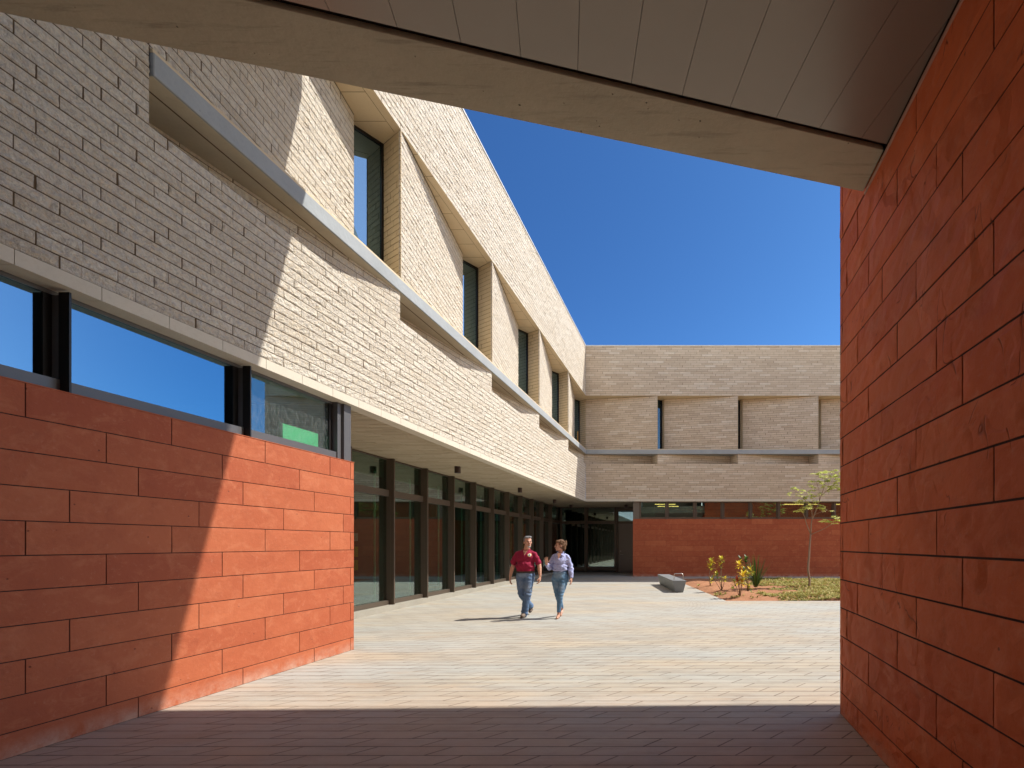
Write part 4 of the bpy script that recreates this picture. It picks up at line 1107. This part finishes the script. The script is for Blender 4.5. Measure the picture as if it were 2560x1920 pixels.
def fuse(mb, name, mat, parent, voxel=0.006, smooth=3, disp=0.0, dsc=(12, 12, 12), fold=None, cut=None):
    """one continuous surface from overlapping volumes"""
    o = mb.build(name, mat, None, tone=False)
    m = o.modifiers.new('r', 'REMESH'); m.mode = 'VOXEL'; m.voxel_size = voxel; m.use_smooth_shade = True
    if smooth:
        m2 = o.modifiers.new('s', 'SMOOTH'); m2.iterations = smooth; m2.factor = 0.5
    dg = bpy.context.evaluated_depsgraph_get(); dg.update()
    me = bpy.data.meshes.new_from_object(o.evaluated_get(dg)); me.name = name
    old = o.data; o.modifiers.clear(); o.data = me; bpy.data.meshes.remove(old)
    if not me.materials: me.materials.append(mat)
    n = len(me.vertices); co = np.zeros(n * 3, np.float32); me.vertices.foreach_get('co', co); co = co.reshape(-1, 3)
    if disp or fold:
        no = np.zeros(n * 3, np.float32); me.vertices.foreach_get('normal', no); no = no.reshape(-1, 3)
        h = np.zeros(n)
        if disp:
            h += disp * np.array([mnoise.fractal(Vector((c[0] * dsc[0], c[1] * dsc[1], c[2] * dsc[2])), 0.8, 2.0, 3) for c in co])
        if fold: h += np.array([fold(c) for c in co])
        co = co + no * h[:, None]
    if cut is not None:   # drop faces on the wrong side
        pass
    if parent is not None: co = co - np.array(wpos(parent))
    me.vertices.foreach_set('co', co.astype(np.float32).ravel()); me.update()
    me.polygons.foreach_set('use_smooth', np.ones(len(me.polygons), bool))
    o.parent = parent
    return o
def skinmat(name, col):
    k = NT(name); c = k.mix(k.noise(25, 3), tuple(x * 0.88 for x in col), tuple(x * 1.08 for x in col))
    k.b.inputs['Subsurface Weight'].default_value = 0.12; k.b.inputs['Subsurface Radius'].default_value = (0.02, 0.008, 0.004); k.b.inputs['Subsurface Scale'].default_value = 0.3
    return k.fin(c, 0.55, 0, 0.4)
def clothmat(name, a, b, sc=18, rough=0.85, bump=0.3):
    k = NT(name); c = k.mix(k.noise(sc, 5, 0.65), a, b); k.bump(k.noise(35, 4, 0.6), bump, 0.01); return k.fin(c, rough, 0, 0.2)
def denim(name, a, b, fade):
    k = NT(name); z = k.sep()[2]
    c = k.mix(k.noise(14, 5, 0.7), a, b)
    c = k.mix(k.math('MULTIPLY', k.ramp(k.noise(5, 3), [(0.45, 0), (0.65, 0.8)]), k.ramp(z, [(0.35, 0.0), (0.6, 1.0)])), c, fade)
    k.bump(k.noise(22, 4, 0.6, vec=k.mapv((1, 1, 2.2))), 0.5, 0.015); return k.fin(c, 0.85, 0, 0.2)
def hand(mb, wrist, dirv, palmn, thumbside, s=1.0, curl=0.5, spread=0.06):
    """palm plus four fingers of unequal length and a thumb from the side of the palm"""
    w_ = Vector(wrist); d = Vector(dirv).normalized(); n_ = Vector(palmn); n_ = (n_ - d * n_.dot(d)).normalized(); t = Vector(thumbside); t = (t - d * t.dot(d) - n_ * t.dot(n_)).normalized()
    for q in (-0.027, -0.009, 0.009, 0.027):
        capsule(mb, w_ + d * 0.012 * s + t * q * 0.7 * s, 0.017 * s, w_ + d * 0.082 * s + t * q * s, 0.0135 * s, n=8)
    ln = {0.027: (0.040, 0.024, 0.019), 0.009: (0.045, 0.028, 0.021), -0.009: (0.042, 0.026, 0.020), -0.027: (0.033, 0.020, 0.017)}
    for q, segs in ln.items():
        p = w_ + d * 0.086 * s + t * q * 1.05 * s; dd = (d + t * (q / 0.027) * spread).normalized(); r_ = 0.0092 * s
        for i, l_ in enumerate(segs):
            ang = curl * (0.45 if i == 0 else 0.75); ax = dd.cross(n_).normalized()
            dd = (Matrix.Rotation(ang, 3, ax) @ dd).normalized()
            if dd.dot(n_) < -0.2 and False: pass
            p2 = p + dd * l_ * s; capsule(mb, p, r_, p2, r_ * 0.88, n=8); p = p2; r_ *= 0.9
    p = w_ + d * 0.028 * s + t * 0.026 * s; dd = (d * 0.7 + t * 0.75 + n_ * 0.25).normalized()
    for i, l_ in enumerate((0.036, 0.030, 0.024)):
        p2 = p + dd * l_ * s; capsule(mb, p, (0.0125 - i * 0.0012) * s, p2, (0.011 - i * 0.0012) * s, n=8); p = p2; dd = (dd + d * 0.35 + n_ * 0.12).normalized()
def head(mb, c, yaw, s=1.0, fem=False):
    Mx = Matrix.Translation(Vector(c)) @ Matrix.Rotation(yaw, 4, 'Z') @ Matrix.Diagonal((s, s, s, 1))
    def e(p, r): 
        q = Mx @ Vector(p); ell(mb, q, tuple(x * s for x in r), rz=yaw, n=20)
    def cp(a, ra, b, rb): capsule(mb, Mx @ Vector(a), ra * s, Mx @ Vector(b), rb * s, n=10)
    e((0, 0.012, 0.035), (0.074, 0.092, 0.088)); e((0, -0.018, -0.015), (0.064, 0.072, 0.088))
    e((0, -0.030, -0.070), (0.046 if fem else 0.054, 0.055, 0.045)); e((0, -0.062, -0.098), (0.022 if fem else 0.028, 0.022, 0.018))
    cp((0, -0.088, 0.012), 0.008, (0, -0.112, -0.026), 0.012); e((0.0, -0.100, -0.032), (0.019, 0.012, 0.010))
    cp((-0.028, -0.084, 0.022), 0.008, (0.028, -0.084, 0.022), 0.008)
    e((-0.040, -0.062, -0.018), (0.024, 0.02, 0.022)); e((0.040, -0.062, -0.018), (0.024, 0.02, 0.022))
    cp((-0.020, -0.088, -0.060), 0.008, (0.020, -0.088, -0.060), 0.008); cp((-0.016, -0.085, -0.071), 0.009, (0.016, -0.085, -0.071), 0.009)
    for sx in (-1, 1):
        e((sx * 0.076, 0.012, -0.008), (0.010, 0.020, 0.032))
    return Mx
def eyes(Mx, parent, hairmat, s=1.0):
    for sx in (-1, 1):
        b_ = MB(); q = Mx @ Vector((sx * 0.031, -0.0855, 0.004)); ell(b_, q, (0.012 * s, 0.007 * s, 0.0065 * s), rz=0, n=12); b_.build('eye', M['eye'], parent, tone=False)
        b_ = MB(); b_.tube([Mx @ Vector((sx * 0.016, -0.096, 0.022)), Mx @ Vector((sx * 0.034, -0.092, 0.027)), Mx @ Vector((sx * 0.050, -0.080, 0.022))], 0.0038 * s, n=6); b_.build('eyebrow', hairmat, parent, tone=False)
    b_ = MB(); b_.tube([Mx @ Vector((-0.020, -0.0945, -0.065)), Mx @ Vector((0, -0.0985, -0.064)), Mx @ Vector((0.020, -0.0945, -0.065))], 0.0035 * s, n=6); b_.build('lips', M['lips'], parent, tone=False)
M['eye'] = simple('dark_eye', (0.03, 0.022, 0.02), 0.2); M['lips'] = simple('lips', (0.33, 0.10, 0.08), 0.5)

# -- man
mx0, my0 = -3.66, 10.83
def mp(x, y, z): return Vector((mx0 + x, my0 + y, z))
MAN = thing('person', (mx0, my0, 0), 'grey haired man walking in a crimson polo shirt and blue jeans, looking at the woman', 'person')
SK = skinmat('sun_reddened_skin', (0.62, 0.33, 0.22)); M['hair_grey'] = clothmat('grey_hair', (0.07, 0.07, 0.072), (0.30, 0.30, 0.30), 60, 0.6, 0.8)
b = MB()
MxH = head(b, mp(0.062, -0.02, 1.672), R(38), 1.06)
chain(b, [mp(0.01, 0.03, 1.46), mp(0.045, 0.005, 1.60)], [0.066, 0.060])
chain(b, [mp(-0.19, 0.02, 1.40), mp(0.0, 0.02, 1.43), mp(0.20, 0.02, 1.40)], [0.042, 0.06, 0.042])
ell(b, mp(0, 0.01, 1.25), (0.17, 0.10, 0.22)); ell(b, mp(0, 0.0, 1.03), (0.15, 0.10, 0.14))
for sx, el, wr in ((-1, mp(-0.285, 0.035, 1.165), mp(-0.325, -0.03, 0.915)), (1, mp(0.30, 0.03, 1.165), mp(0.335, -0.02, 0.915))):
    chain(b, [mp(sx * 0.205, 0.02, 1.385), el, el.lerp(wr, 0.3), wr], [0.054, 0.043, 0.046, 0.029])
hand(b, mp(-0.326, -0.032, 0.90), (0.02, -0.12, -1), (1, 0.1, 0), (0.25, -1, 0), 1.05, 0.45)
hand(b, mp(0.336, -0.022, 0.90), (-0.08, -0.1, -1), (-1, 0.1, 0), (-0.25, -1, 0), 1.05, 0.65)
chain(b, [mp(0.09, 0, 0.92), mp(0.085, -0.12, 0.53), mp(0.0, -0.07, 0.12)], [0.08, 0.05, 0.035]); chain(b, [mp(-0.09, 0, 0.92), mp(-0.06, -0.02, 0.5), mp(0.0, 0.36, 0.22)], [0.08, 0.05, 0.035])
body = fuse(b, 'body', SK, MAN, 0.0052, 2)
# crimson polo
M['polo'] = clothmat('crimson_knit', (0.235, 0.012, 0.040), (0.33, 0.022, 0.060), 9, 0.8, 0.25)
b = MB()
ell(b, mp(0, 0.015, 1.31), (0.215, 0.135, 0.20)); ell(b, mp(0, -0.005, 1.13), (0.208, 0.155, 0.17)); ell(b, mp(0, 0.0, 1.045), (0.205, 0.150, 0.075))
chain(b, [mp(-0.175, 0.025, 1.41), mp(-0.06, 0.03, 1.44), mp(0.06, 0.03, 1.44), mp(0.175, 0.025, 1.41)], [0.058, 0.066, 0.066, 0.058])
for sx in (-1, 1):
    chain(b, [mp(sx * 0.187, 0.022, 1.405), mp(sx * 0.24, 0.025, 1.30), mp(sx * 0.278, 0.03, 1.215)], [0.062, 0.066, 0.069])
def fold_m(c):
    x, y, z = c[0] - mx0, c[1] - my0, c[2]
    return 0.006 * math.sin(55 * (z + 0.55 * x) + 5 * math.sin(9 * x)) * max(0, 1 - abs(z - 1.12) / 0.16) + 0.0035 * math.sin(48 * (z - 0.9 * abs(x)))
shirt = fuse(b, 'polo_shirt', M['polo'], MAN, 0.008, 4, 0.010, (7, 7, 9), fold_m)
# collar
b = MB()
ring = []
for i in range(17):
    a = R(-70 + i * 320 / 16 - 90 + 20) 
ncx, ncy, ncz = 0.022, 0.014, 1.508
for i in range(20):
    a = R(-90 + 12) + (2 * math.pi - R(24)) * i / 19
    ring.append(mp(ncx + 0.078 * math.cos(a), ncy + 0.078 * math.sin(a), ncz - 0.075 * max(0, -math.sin(a)) ** 2))
b.tube(ring, 0.016, n=8)
for sx in (-1, 1):
    chain(b, [mp(ncx + sx * 0.03, ncy - 0.080, ncz - 0.062), mp(ncx + sx * 0.075, ncy - 0.075, ncz - 0.07)], [0.012, 0.010])
fuse(b, 'collar', M['polo'], MAN, 0.006, 2)
b = MB(); b.add([tuple(mp(-0.028, -0.070, 1.485)), tuple(mp(0.072, -0.070, 1.485)), tuple(mp(0.022, -0.126, 1.375))], [(0, 2, 1)]); b.build('open_neck', SK, MAN)
b = MB(); b.tube([mp(0.022, -0.128, 1.385), mp(0.018, -0.140, 1.32)], [0.007, 0.005], n=6); b.build('placket', M['polo'], MAN, tone=False)
# chest emblem, wrapped on the shirt
def wrap(o_shirt, cx, cz, rad, mats, name, parent, rings=((0.0, 0.38, 2), (0.38, 0.72, 1), (0.72, 1.0, 0))):
    me = o_shirt.data; base = np.array(wpos(o_shirt)); n = len(me.vertices); co = np.zeros(n * 3, np.float32); me.vertices.foreach_get('co', co); co = co.reshape(-1, 3) + base
    sel = co[(np.abs(co[:, 0] - cx) < rad * 1.6) & (np.abs(co[:, 2] - cz) < rad * 1.6) & (co[:, 1] < wpos(parent).y)]
    def yat(x, z):
        d2 = (sel[:, 0] - x) ** 2 + (sel[:, 2] - z) ** 2; i_ = np.argsort(d2)[:4]; return float(sel[i_, 1].mean()) - 0.004
    b = MB(); N = 24
    for (r0, r1, mi) in rings:
        rr = [r0, (r0 + r1) / 2, r1]; vs = []
        for r_ in rr:
            for j in range(N):
                a = 2 * math.pi * j / N; x = cx + rad * r_ * math.cos(a); z = cz + rad * r_ * math.sin(a); vs.append((x, yat(x, z), z))
        fs = [(i * N + j, (i + 1) * N + j, (i + 1) * N + (j + 1) % N, i * N + (j + 1) % N) for i in range(2) for j in range(N)]
        b.add(vs, fs, mi)
    return b.build(name, mats, parent)
M['gold'] = simple('gold_thread', (0.55, 0.33, 0.08), 0.6); M['white_th'] = simple('white_thread', (0.75, 0.75, 0.72), 0.7); M['dark_th'] = simple('dark_thread', (0.10, 0.12, 0.16), 0.7)
wrap(shirt, mx0 + 0.120, 1.385, 0.040, [M['gold'], M['white_th'], M['dark_th']], 'emblem', MAN)
# jeans
M['denim_m'] = denim('mid_blue_denim', (0.085, 0.145, 0.255), (0.14, 0.215, 0.34), (0.24, 0.30, 0.38))
b = MB()
ell(b, mp(0, 0.0, 0.955), (0.198, 0.142, 0.115))
chain(b, [mp(0.095, 0.0, 0.92), mp(0.09, -0.11, 0.55), mp(0.045, -0.10, 0.32), mp(0.005, -0.07, 0.075)], [0.118, 0.086, 0.078, 0.074])
chain(b, [mp(-0.095, 0.0, 0.92), mp(-0.07, -0.03, 0.52), mp(-0.03, 0.16, 0.33), mp(0.0, 0.34, 0.20)], [0.118, 0.086, 0.076, 0.072])
def fold_j(c):
    x, y, z = c[0] - mx0, c[1] - my0, c[2]
    k_ = max(0, 1 - abs(z - 0.52) / 0.14) + max(0, 1 - abs(z - 0.12) / 0.12) + 0.7 * max(0, 1 - abs(z - 0.86) / 0.1)
    return 0.007 * math.sin(70 * z + 30 * x) * k_
fuse(b, 'jeans', M['denim_m'], MAN, 0.0085, 3, 0.008, (8, 8, 5), fold_j)
b = MB()
bp_ = []
for i in range(33):
    a = 2 * math.pi * i / 32; bp_.append(mp(0.203 * math.cos(a), 0.150 * math.sin(a), 1.005))
for i in range(32):
    p, q = bp_[i], bp_[i + 1]; b.quad(tuple(p - Vector((0, 0, 0.018))), tuple(q - Vector((0, 0, 0.018))), tuple(q + Vector((0, 0, 0.018))), tuple(p + Vector((0, 0, 0.018))))
ob = b.build('belt', simple('dark_leather', (0.03, 0.02, 0.015), 0.5), MAN); md = ob.modifiers.new('s', 'SOLIDIFY'); md.thickness = 0.005
M['boot'] = simple('brown_suede', (0.17, 0.12, 0.085), 0.7, bump=0.3); M['sole'] = simple('dark_rubber', (0.04, 0.035, 0.03), 0.8)
def shoe(parent, P_, heel, toe, w_=0.048, h_=0.05, mat=None, pitch=0.0, name='shoe'):
    heel = Vector(heel); toe = Vector(toe); b = MB(); d = (toe - heel).normalized()
    chain(b, [heel + Vector((0, 0, h_)), heel.lerp(toe, 0.45) + Vector((0, 0, h_ * 0.85)), toe - d * w_ * 0.9 + Vector((0, 0, h_ * 0.62))], [w_ * 0.85, w_ * 0.9, w_ * 0.78])
    o_ = fuse(b, name, mat, parent, 0.005, 3)
    b = MB(); n_ = d.cross(Vector((0, 0, 1))).normalized()
    b.tube([heel + Vector((0, 0, 0.012)) - d * 0.03, heel + Vector((0, 0, 0.012)), heel.lerp(toe, 0.5) + Vector((0, 0, 0.011)), toe - d * 0.03 + Vector((0, 0, 0.012)), toe + Vector((0, 0, 0.012))], [w_ * 0.4, w_ * 0.78, w_ * 0.8, w_ * 0.85, w_ * 0.3], n=12)
    for arr in (b.v,):
        for a in arr: a[:, 2] = np.clip(a[:, 2], max(0.0, heel.z + 0.0) if abs(heel.z - toe.z) < 0.01 else -1, None)
    vz = np.concatenate(b.v); zc = 0.5 * (vz[:, 2].min() + vz[:, 2].max())
    for a in b.v: a[:, 2] = zc + (a[:, 2] - zc) * 0.4
    so_ = b.build('sole', M['sole'], o_); zmin = (np.concatenate(b.v)[:, 2]).min()
    if abs(heel.z - toe.z) < 0.02:
        for v_ in so_.data.vertices: v_.co.z -= (zmin - 0.001)
    return o_
shoe(MAN, None, mp(0.0, -0.04, 0.005), mp(0.0, -0.255, 0.005), 0.055, 0.06, M['boot'])
shoe(MAN, None, mp(0.0, 0.42, 0.12), mp(0.0, 0.29, 0.015), 0.05, 0.055, M['boot'])
b = MB()   # hair
def hp(p): return MxH @ Vector(p)
def he(b, p, r, yaw, s=1.0): ell(b, hp(p), tuple(x * s for x in r), rz=yaw, n=20)
he(b, (0, 0.030, 0.062), (0.080, 0.088, 0.072), R(38)); he(b, (0, 0.050, 0.02), (0.078, 0.068, 0.075), R(38)); he(b, (0.01, -0.030, 0.105), (0.062, 0.050, 0.026), R(38)); he(b, (-0.02, -0.045, 0.096), (0.045, 0.032, 0.022), R(38))
he(b, (-0.070, 0.012, 0.035), (0.014, 0.032, 0.04), R(38)); he(b, (0.070, 0.012, 0.035), (0.014, 0.032, 0.04), R(38))
fuse(b, 'hair', M['hair_grey'], MAN, 0.005, 1, 0.008, (50, 50, 30))
b = MB(); he(b, (0, -0.068, -0.094), (0.034, 0.028, 0.028), R(38)); he(b, (0, -0.100, -0.049), (0.020, 0.010, 0.006), R(38)); 
fuse(b, 'beard', clothmat('pale_grey_stubble', (0.42, 0.36, 0.33), (0.66, 0.62, 0.58), 80, 0.8, 0.5), MAN, 0.004, 1, 0.003, (60, 60, 60))
eyes(MxH, MAN, M['hair_grey'], 1.0)
b = MB(); b.tube([mp(0.315, -0.02, 0.935), mp(0.36, -0.02, 0.935)], 0.02, n=10); 

# -- woman
wx0, wy0 = -2.855, 10.72
def wp(x, y, z): return Vector((wx0 + x, wy0 + y, z))
WOM = thing('person', (wx0, wy0, 0), 'woman in a lavender blouse and slim jeans walking with one hand raised beside the man', 'person')
SK2 = skinmat('tanned_skin', (0.52, 0.28, 0.19)); M['hair_br'] = clothmat('streaked_brown_hair', (0.055, 0.028, 0.016), (0.26, 0.14, 0.07), 45, 0.5, 0.9)
b = MB(); YW2 = R(-62)
MxW = head(b, wp(-0.005, -0.01, 1.595), YW2, 0.98, True)
chain(b, [wp(0.012, 0.02, 1.40), wp(0.005, 0.01, 1.53)], [0.050, 0.045])
chain(b, [wp(-0.13, 0.01, 1.36), wp(0.01, 0.015, 1.39), wp(0.15, 0.01, 1.355)], [0.033, 0.046, 0.033])
ell(b, wp(0.01, 0.0, 1.22), (0.135, 0.09, 0.19)); ell(b, wp(0.0, 0.0, 0.98), (0.14, 0.10, 0.12))
eR, wR = wp(-0.235, 0.0, 1.10), wp(-0.235, -0.22, 1.20); eL, wL = wp(0.225, 0.04, 1.12), wp(0.255, -0.02, 0.90)
chain(b, [wp(-0.15, 0.01, 1.35), eR, wR], [0.036, 0.034, 0.024]); chain(b, [wp(0.165, 0.01, 1.35), eL, wL], [0.036, 0.034, 0.023])
hand(b, wR, (0.02, -0.25, 1), (0.6, -1, 0.0), (1, 0.5, 0), 0.92, 0.22, 0.12)
hand(b, wL + Vector((0.002, -0.002, -0.012)), (0.0, -0.1, -1), (-1, 0.1, 0), (-0.2, -1, 0), 0.95, 0.35)
chain(b, [wp(0.08, 0, 0.88), wp(0.035, -0.13, 0.50), wp(0.0, -0.12, 0.10)], [0.08, 0.045, 0.031]); chain(b, [wp(-0.08, 0, 0.88), wp(-0.05, 0.0, 0.49), wp(-0.03, 0.28, 0.15)], [0.08, 0.045, 0.031])
chain(b, [wp(0.0, -0.12, 0.09), wp(0.0, -0.14, 0.045), wp(0.002, -0.24, 0.022)], [0.032, 0.034, 0.022]); chain(b, [wp(-0.03, 0.28, 0.14), wp(-0.03, 0.26, 0.10), wp(-0.03, 0.17, 0.030)], [0.031, 0.032, 0.022])
fuse(b, 'body', SK2, WOM, 0.005, 2)
k = NT('lavender_print_cotton'); c = k.mix(k.ramp(k.vor(70), [(0.22, 1.0), (0.32, 0.0)]), (0.40, 0.43, 0.66), (0.15, 0.17, 0.42)); c = k.mix(k.ramp(k.vor(38), [(0.18, 0.7), (0.3, 0.0)]), c, (0.70, 0.68, 0.78)); k.bump(k.noise(30, 4), 0.35, 0.01); M['blouse'] = k.fin(c, 0.8, 0, 0.2)
b = MB()
ell(b, wp(0.01, 0.005, 1.27), (0.165, 0.118, 0.17)); ell(b, wp(0.005, -0.01, 1.13), (0.168, 0.128, 0.10)); ell(b, wp(0.01, -0.05, 1.26), (0.135, 0.085, 0.08)); ell(b, wp(0.0, 0.0, 1.065), (0.172, 0.125, 0.05))
chain(b, [wp(-0.13, 0.01, 1.365), wp(0.01, 0.02, 1.385), wp(0.15, 0.01, 1.36)], [0.046, 0.054, 0.046])
chain(b, [wp(-0.145, 0.01, 1.355), eR + Vector((0.005, 0, 0)), eR.lerp(wR, 0.35), eR.lerp(wR, 0.75)], [0.048, 0.058, 0.055, 0.047])
chain(b, [wp(0.16, 0.01, 1.35), eL, eL.lerp(wL, 0.5), eL.lerp(wL, 0.92)], [0.048, 0.055, 0.058, 0.046])
def fold_w(c):
    x, y, z = c[0] - wx0, c[1] - wy0, c[2]
    return 0.005 * math.sin(60 * (z + 0.7 * x)) * (0.5 + max(0, 1 - abs(z - 1.08) / 0.1)) + 0.003 * math.sin(80 * (x - 0.4 * z))
bl_o = fuse(b, 'blouse', M['blouse'], WOM, 0.007, 3, 0.012, (8, 8, 12), fold_w)
b = MB(); ring = []
for i in range(20):
    a = R(-90 + 26) + (2 * math.pi - R(52)) * i / 19
    ring.append(wp(0.01 + 0.066 * math.cos(a), 0.018 + 0.070 * math.sin(a), 1.452 - 0.085 * max(0, -math.sin(a)) ** 2))
b.tube(ring, 0.012, n=8)
for sx in (-1, 1): chain(b, [wp(0.01 + sx * 0.035, -0.075, 1.395), wp(0.01 + sx * 0.075, -0.085, 1.375)], [0.012, 0.010])
fuse(b, 'collar', M['blouse'], WOM, 0.005, 2)
b = MB()   # open neck: skin wedge
b.add([tuple(wp(-0.042, -0.082, 1.425)), tuple(wp(0.058, -0.082, 1.425)), tuple(wp(0.008, -0.150, 1.290)), tuple(wp(0.01, -0.080, 1.43))], [(0, 2, 3), (3, 2, 1)]); b.build('neckline', SK2, WOM)
M['denim_w'] = denim('washed_blue_denim', (0.07, 0.15, 0.25), (0.13, 0.24, 0.36), (0.26, 0.35, 0.44))
b = MB()
ell(b, wp(0.0, 0.0, 0.985), (0.160, 0.118, 0.075)); ell(b, wp(0.0, 0.01, 0.90), (0.190, 0.135, 0.115))
chain(b, [wp(0.088, 0, 0.86), wp(0.06, -0.08, 0.66), wp(0.036, -0.13, 0.50), wp(0.025, -0.12, 0.36), wp(0.002, -0.12, 0.15)], [0.104, 0.084, 0.063, 0.062, 0.041])
chain(b, [wp(-0.088, 0, 0.86), wp(-0.07, 0.0, 0.66), wp(-0.05, 0.0, 0.49), wp(-0.045, 0.12, 0.36), wp(-0.03, 0.27, 0.19)], [0.104, 0.084, 0.063, 0.062, 0.041])
def fold_wj(c):
    x, y, z = c[0] - wx0, c[1] - wy0, c[2]
    return 0.004 * math.sin(85 * z + 20 * x) * (max(0, 1 - abs(z - 0.50) / 0.12) + 0.6 * max(0, 1 - abs(z - 0.82) / 0.08) + 0.4)
fuse(b, 'jeans', M['denim_w'], WOM, 0.0075, 3, 0.004, (8, 8, 6), fold_wj)
M['tan'] = simple('tan_leather', (0.48, 0.25, 0.16), 0.35)
for (hl, to) in ((wp(0.0, -0.10, 0.055), wp(0.004, -0.275, 0.012)), (wp(-0.03, 0.30, 0.13), wp(-0.03, 0.15, 0.012))):
    b = MB(); chain(b, [hl + Vector((0, 0, 0.01)), hl.lerp(to, 0.5) + Vector((0, 0, 0.012)), to + Vector((0, 0.02, 0.014))], [0.030, 0.030, 0.027])
    so_ = fuse(b, 'shoe', M['tan'], WOM, 0.004, 2)
    b = MB(); b.tube([hl + Vector((0, 0.008, 0.0)), Vector((hl.x, hl.y + 0.012, max(0.0, hl.z - 0.055)))], [0.02, 0.014], n=10); b.build('heel', M['sole'], so_)
b = MB()
def hw(p): return MxW @ Vector(p)
ra_ = YW2
for p, r_ in (((0, 0.028, 0.055), (0.086, 0.096, 0.082)), ((0, 0.058, 0.01), (0.080, 0.072, 0.085)), ((0, -0.038, 0.088), (0.070, 0.045, 0.032)), ((0, 0.115, 0.035), (0.055, 0.048, 0.062)), ((0.055, 0.03, -0.01), (0.028, 0.045, 0.055)), ((-0.058, 0.03, -0.01), (0.025, 0.040, 0.052)), ((0.02, 0.10, -0.05), (0.045, 0.035, 0.06)), ((0.0, 0.14, 0.08), (0.03, 0.025, 0.03))):
    ell(b, hw(p), r_, rz=ra_, n=20)
rs = np.random.RandomState(3)
for i in range(16):
    a0 = hw((rs.uniform(-0.05, 0.05), rs.uniform(0.08, 0.14), rs.uniform(0.0, 0.10))); a1 = a0 + Vector((rs.uniform(0.0, 0.05), rs.uniform(-0.03, 0.03), rs.uniform(-0.02, 0.05)))
    capsule(b, a0, 0.008, a1, 0.003, n=6)
fuse(b, 'hair', M['hair_br'], WOM, 0.0045, 1, 0.012, (45, 45, 25))
eyes(MxW, WOM, M['hair_br'], 0.95)
